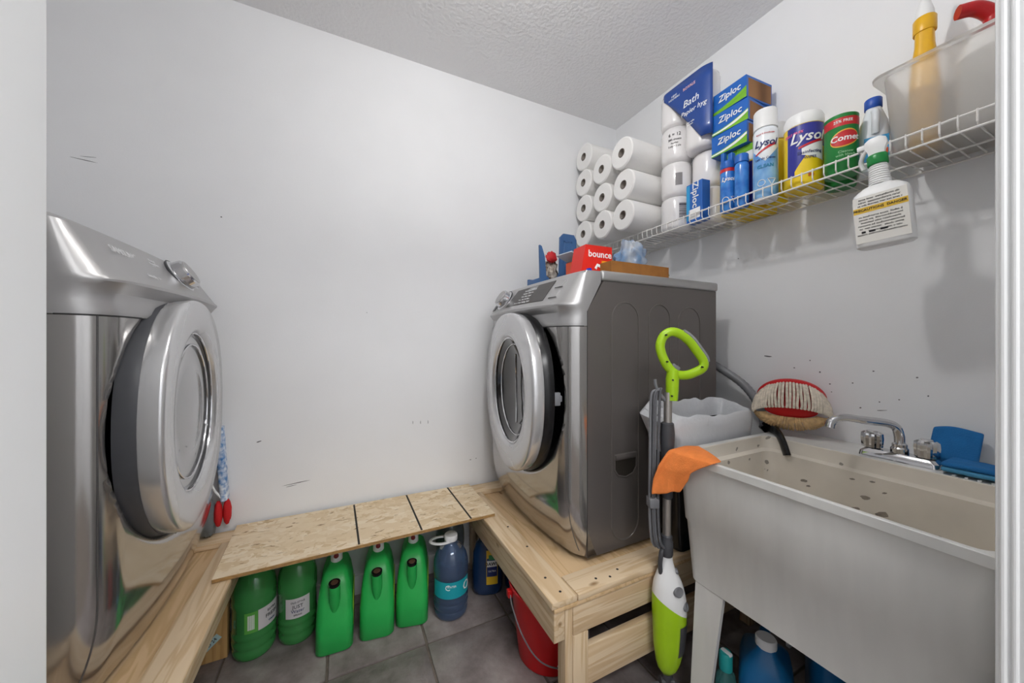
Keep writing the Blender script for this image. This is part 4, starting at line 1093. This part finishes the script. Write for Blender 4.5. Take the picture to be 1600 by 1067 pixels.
# bleach jug
bj = T('bleach_jug', 'pale bleach jug with blue cap beside the clear storage bin', 'jug', (1.452, .486, ZI), rad(25))
PALE = mat('milky_jug', 'e6ebf1', .3)
O('body', MB().loft([rrect(0, c_, a, b_, min(a, b_) * .75, z, 6) for z, a, b_, c_ in ((0, .034, .03, 0), (.005, .038, .034, 0), (.11, .038, .034, 0), (.15, .034, .03, 0), (.185, .022, .02, 0), (.20, .016, .016, 0))]), PALE, bj, ang=60)
O('cap', MB().lathe([(.019, .198), (.02, .2), (.02, .226), (.018, .229), (0, .229)], 28), mat('cap_blue', '1c4fae', .35), bj)
O('handle', MB().tube(bez([(-.012, 0, .185), (-.036, 0, .175), (-.044, 0, .145), (-.037, 0, .11)]), .009, 12), PALE, bj)
O('label', MB().box((-.0392, -.028, .03), (-.0378, .024, .10)), mat('label_cyan', '3fa0d6', .4), bj)
O('label_red_mark', MB().box((-.0398, -.026, .035), (-.039, -.004, .06)), mat('label_orange', 'dd5a28', .4), bj)
lettering(bj, 'Javex', .018, plane_fn((-.0394, -.002, .078), (0, -1, 0), (0, 0, 1)), NAVY, bold=.02)

# spray bottle hooked on the shelf lip
sp = T('spray_bottle', 'white spray bottle with green collar hooked on the shelf lip', 'spray bottle', (1.285, .405, 1.372), rot=(rad(-4), 0, rad(8)))
O('body', MB().loft([rrect(0, 0, a, b_, c_, z, 6) for z, a, b_, c_ in ((0, .024, .048, .016), (.004, .028, .054, .02), (.02, .028, .055, .02), (.125, .028, .055, .02), (.145, .027, .051, .02), (.158, .022, .036, .018), (.164, .018, .022, .016))]), WHITE, sp, ang=50)
nkp = []
for k in range(9): nkp += [(.0225 - .0004 * k, .164 + k * .006), (.0205 - .0004 * k, .167 + k * .006)]
O('ribbed_neck', MB().lathe(nkp + [(.016, .219)], 28), WHITE, sp, ang=60)
O('collar', MB().lathe([(.0195, .217), (.0205, .219), (.0205, .241), (.0185, .244), (0, .244)], 28), mat('collar_green', '12853c', .35), sp)
O('head', MB().loft([[(x, y * w, z) for x, y in ((-.012, -.6), (-.008, -1), (.008, -1), (.012, -.6), (.012, .6), (.008, 1), (-.008, 1), (-.012, .6))] for z, w in ((.243, .015), (.255, .016), (.27, .022), (.284, .02), (.29, .012))]), WHITE, sp, ang=50)
O('nozzle', MB().box((-.008, .018, .268), (.008, .036, .282), .003), WHITE, sp)
O('trigger', MB().tube(bez([(0, .018, .268), (.004, .028, .255), (.012, .034, .24), (.016, .03, .222)]), .005, 8), WHITE, sp)
fx_ = -.0283
lbm = O('label', MB().box((fx_ - .0006, -.05, .012), (fx_ + .002, .05, .136)), mat('label_offwhite', 'e6e4de', .5), sp)
O('yellow_band', MB().box((fx_ - .0011, -.05, .092), (fx_ - .0004, .05, .107)), mat('band_yellow', 'e2b93a', .5), sp)
for k in range(13):
    z = .128 - k * .0078
    if .088 < z < .11: continue
    lettering(lbm, ''.join(random.choice('aeionrstlmcdu  ') for _ in range(30)), .0066, plane_fn((fx_ - .0006, .001, z), (0, -1, 0), (0, 0, 1)), KPRINT)
lettering(lbm, 'PRECAUTIONS  DANGER', .0088, plane_fn((fx_ - .0013, .001, .0995), (0, -1, 0), (0, 0, 1)), KPRINT, bold=.01)
for y, w in ((.034, .008), (.018, .012), (-.004, .014)):
    O('print_block', MB().box((fx_ - .0011, y - w / 2, .038), (fx_ - .0004, y + w / 2, .043)), KPRINT, sp)

# clear storage bin and what stands in it
CLR = mat('frosted_clear_plastic', 'f1efec', .32, trans=.8, ior=1.15)
cb = T('storage_bin', 'frosted clear storage bin on the shelf end by the door frame', 'bin', (1.437, .303, ZI + .0005))
rg = [rrect(0, 0, a, b_, .03, z, 6) for z, a, b_ in ((0, .085, .108), (.002, .09, .115), (.19, .1, .128), (.215, .101, .13), (.216, .112, .15), (.224, .112, .151), (.224, .1, .128), (.205, .098, .126), (.19, .0975, .125), (.006, .088, .11), (.004, .083, .106))]
O('tub', MB().loft(rg, True, True), CLR, cb, ang=50)
ZT = ZI + .0055
yl = T('cleaner_bottle', 'yellow bottle with white nozzle standing in the clear bin', 'bottle', (1.44, .378, ZT), rad(10))
OCH = mat('ochre_bottle', 'e3ae1d', .3)
O('body', MB().loft([se(a, b_, 2.8, 28, 0, 0, z) for z, a, b_ in ((0, .028, .026), (.004, .031, .029), (.19, .031, .029), (.25, .027, .025), (.30, .021, .019), (.337, .019, .018))]), OCH, yl, ang=60)
O('cap_ring', MB().lathe([(.022, .335), (.0225, .337), (.0225, .372), (.02, .376)], 24), OCH, yl)
O('nozzle', MB().lathe([(.019, .376), (.018, .39), (.008, .43), (.005, .46), (0, .462)], 20), WHITE, yl)
wj = T('white_jug', 'large white bottle with red cap in the clear bin', 'jug', (1.437, .266, ZT), rad(0))
O('body', MB().loft([rrect(0, 0, a, b_, min(a, b_) * .7, z, 6) for z, a, b_ in ((0, .055, .045), (.004, .06, .05), (.18, .06, .05), (.22, .05, .042), (.25, .03, .025), (.262, .02, .02))]), WHITE, wj, ang=60)
O('cap', MB().tube(bez([(0, 0, .26), (0, 0, .29), (-.02, .02, .315), (-.04, .045, .318)]), .016, 14), mat('cap_red', 'b3161b', .35), wj)

# ------------------------------------------------------------------ things on top of the washer
ZW = ZM + .9825
ct = T('cleaning_caddy', 'blue plastic caddy with tall grip on the far end of the washer top', 'caddy', (.822, 1.40, ZW))
CB = mat('caddy_blue', '3f6595', .4, var=.04)
pf = [(0, 0), (.195, 0), (.2, .01), (.2, .245), (.185, .268), (.125, .268), (.108, .25), (.104, .08), (.092, .055), (.05, .045), (.03, .06), (.022, .15), (.006, .195), (-.005, .2)]
O('side', MB().prism(pf, 1, 0, .012), CB, ct); O('side', MB().box((0, .12, 0), (.2, .132, .06), .003), CB, ct)
O('tray', MB().box((0, .012, 0), (.198, .12, .01), .002).box((-.003, .012, 0), (.006, .12, .05), .002).box((.19, .012, 0), (.2, .12, .06), .002), CB, ct)
O('grip_panel', MB().box((.125, -.003, .02), (.135, .002, .235), .002).box((.165, -.003, .02), (.175, .002, .235), .002).box((.125, -.003, .225), (.175, .002, .235), .002), CB, ct)
rg_ = O('rag', blob(MB(), (.905, 1.463, ZW + .08), (.046, .04, .066), 8, .35, 4), mat('rag_cream', 'd8cfc2', .9, c2='4a3528', vs=45), ang=70)
tag(rg_, 'crumpled cream and brown rag inside the blue caddy', 'rag')
rd = O('bow', blob(MB(), (.893, 1.422, ZW + .155), (.028, .01, .024), 2, .5, 6), mat('red_ribbon', 'c8282c', .5), ang=60)
tag(rd, 'red crumpled ribbon piece on the rag in the caddy', 'ribbon')
bx = T('dryer_sheet_box', 'red dryer sheet box with white lettering on the washer', 'box', (.872, 1.10, ZW), rad(-3))
O('carton', MB().prism([(-.075, 0), (.07, 0), (.068, .118), (-.052, .118)], 1, -.04, .04), mat('box_red', 'dd2416', .4), bx)
lettering(bx, 'bounce', .036, plane_fn((.012, -.0405, .085), (1, 0, 0), (0, 0, 1)), WPRINT, bold=.015)
O('yellow_panel', MB().prism([(.018, .028), (.063, .02), (.064, .062), (.02, .062)], 1, -.0408, -.038), mat('panel_yellow', 'f2a81d', .4), bx)
O('towel_print', MB().tube([(-.008, -.04, .03), (.0, -.0405, .045), (.03, -.0405, .035), (.062, -.0405, .022)], .006, 8, flat=.2, up=(0, 0, 1)), WPRINT, bx)
O('blue_print', MB().prism([(-.058, .002), (-.02, .002), (-.028, .032), (-.048, .028)], 1, -.0408, -.038), mat('panel_blue', '2338c2', .4), bx)
ot = T('cardboard_tray', 'shallow brown cardboard tray along the near edge of the washer top', 'tray', (.992, .99, ZW))
KB = mat('kraft_card', '94612a', .8, var=.1, vs=40)
O('wall', MB().box((-.142, -.03, 0), (.142, -.027, .04)), KB, ot); O('wall', MB().box((-.142, .027, 0), (.142, .03, .04)), KB, ot)
O('wall', MB().box((-.142, -.027, 0), (-.139, .027, .04)), KB, ot); O('wall', MB().box((.139, -.027, 0), (.142, .027, .04)), KB, ot)
O('base', MB().box((-.139, -.027, 0), (.139, .027, .002)), KB, ot)
ob_ = T('open_carton', 'open brown carton with raised flaps behind the red box', 'box', (.975, 1.25, ZW), rad(8))
KD = mat('kraft_dark', '6a4526', .85, var=.1, vs=40)
O('wall', MB().box((-.08, -.05, 0), (.08, -.047, .1)).box((-.08, .047, 0), (.08, .05, .1)).box((-.08, -.047, 0), (-.077, .047, .1)).box((.077, -.047, 0), (.08, .047, .1)).box((-.077, -.047, 0), (.077, .047, .002)), KD, ob_)
O('flap', MB().prism([(-.08, .1), (.08, .1), (.08, .125), (.03, .16), (-.02, .165)], 1, .047, .05), KD, ob_)
O('flap', MB().prism([(-.08, .1), (-.077, .1), (-.14, .125), (-.145, .12)], 1, -.047, .047), mat('flap_grey', 'b9c3cf', .6), ob_)
yo = T('small_carton', 'little orange and yellow carton beside the blue caddy', 'box', (.868, 1.225, ZW), rad(0))
O('carton', MB().box((-.014, -.02, 0), (.014, .02, .085), .001, 1), mat('carton_orange', 'd9542a', .5), yo)
O('yellow_panel', MB().box((-.0125, -.0206, .012), (.0125, -.019, .055)), YEL, yo)
pb = O('plastic_bag', blob(MB(), (1.095, 1.115, ZW + .096), (.072, .05, .078), 4, .38, 2.6, 22), mat('bag_blue_clear', 'e3e8ed', .15, c2='86acd8', vs=16, trans=.45), ang=80)
tag(pb, 'crumpled clear and blue plastic bag on the washer top', 'bag')
pg = O('plastic_bag', blob(MB(), (1.225, 1.10, ZW + .036), (.045, .04, .03), 6, .35, 4, 14), mat('bag_green_clear', 'a9cdb9', .2, c2='4d9a78', vs=60, trans=.3), ang=80)
tag(pg, 'small pale green plastic bag behind the cardboard tray', 'bag')
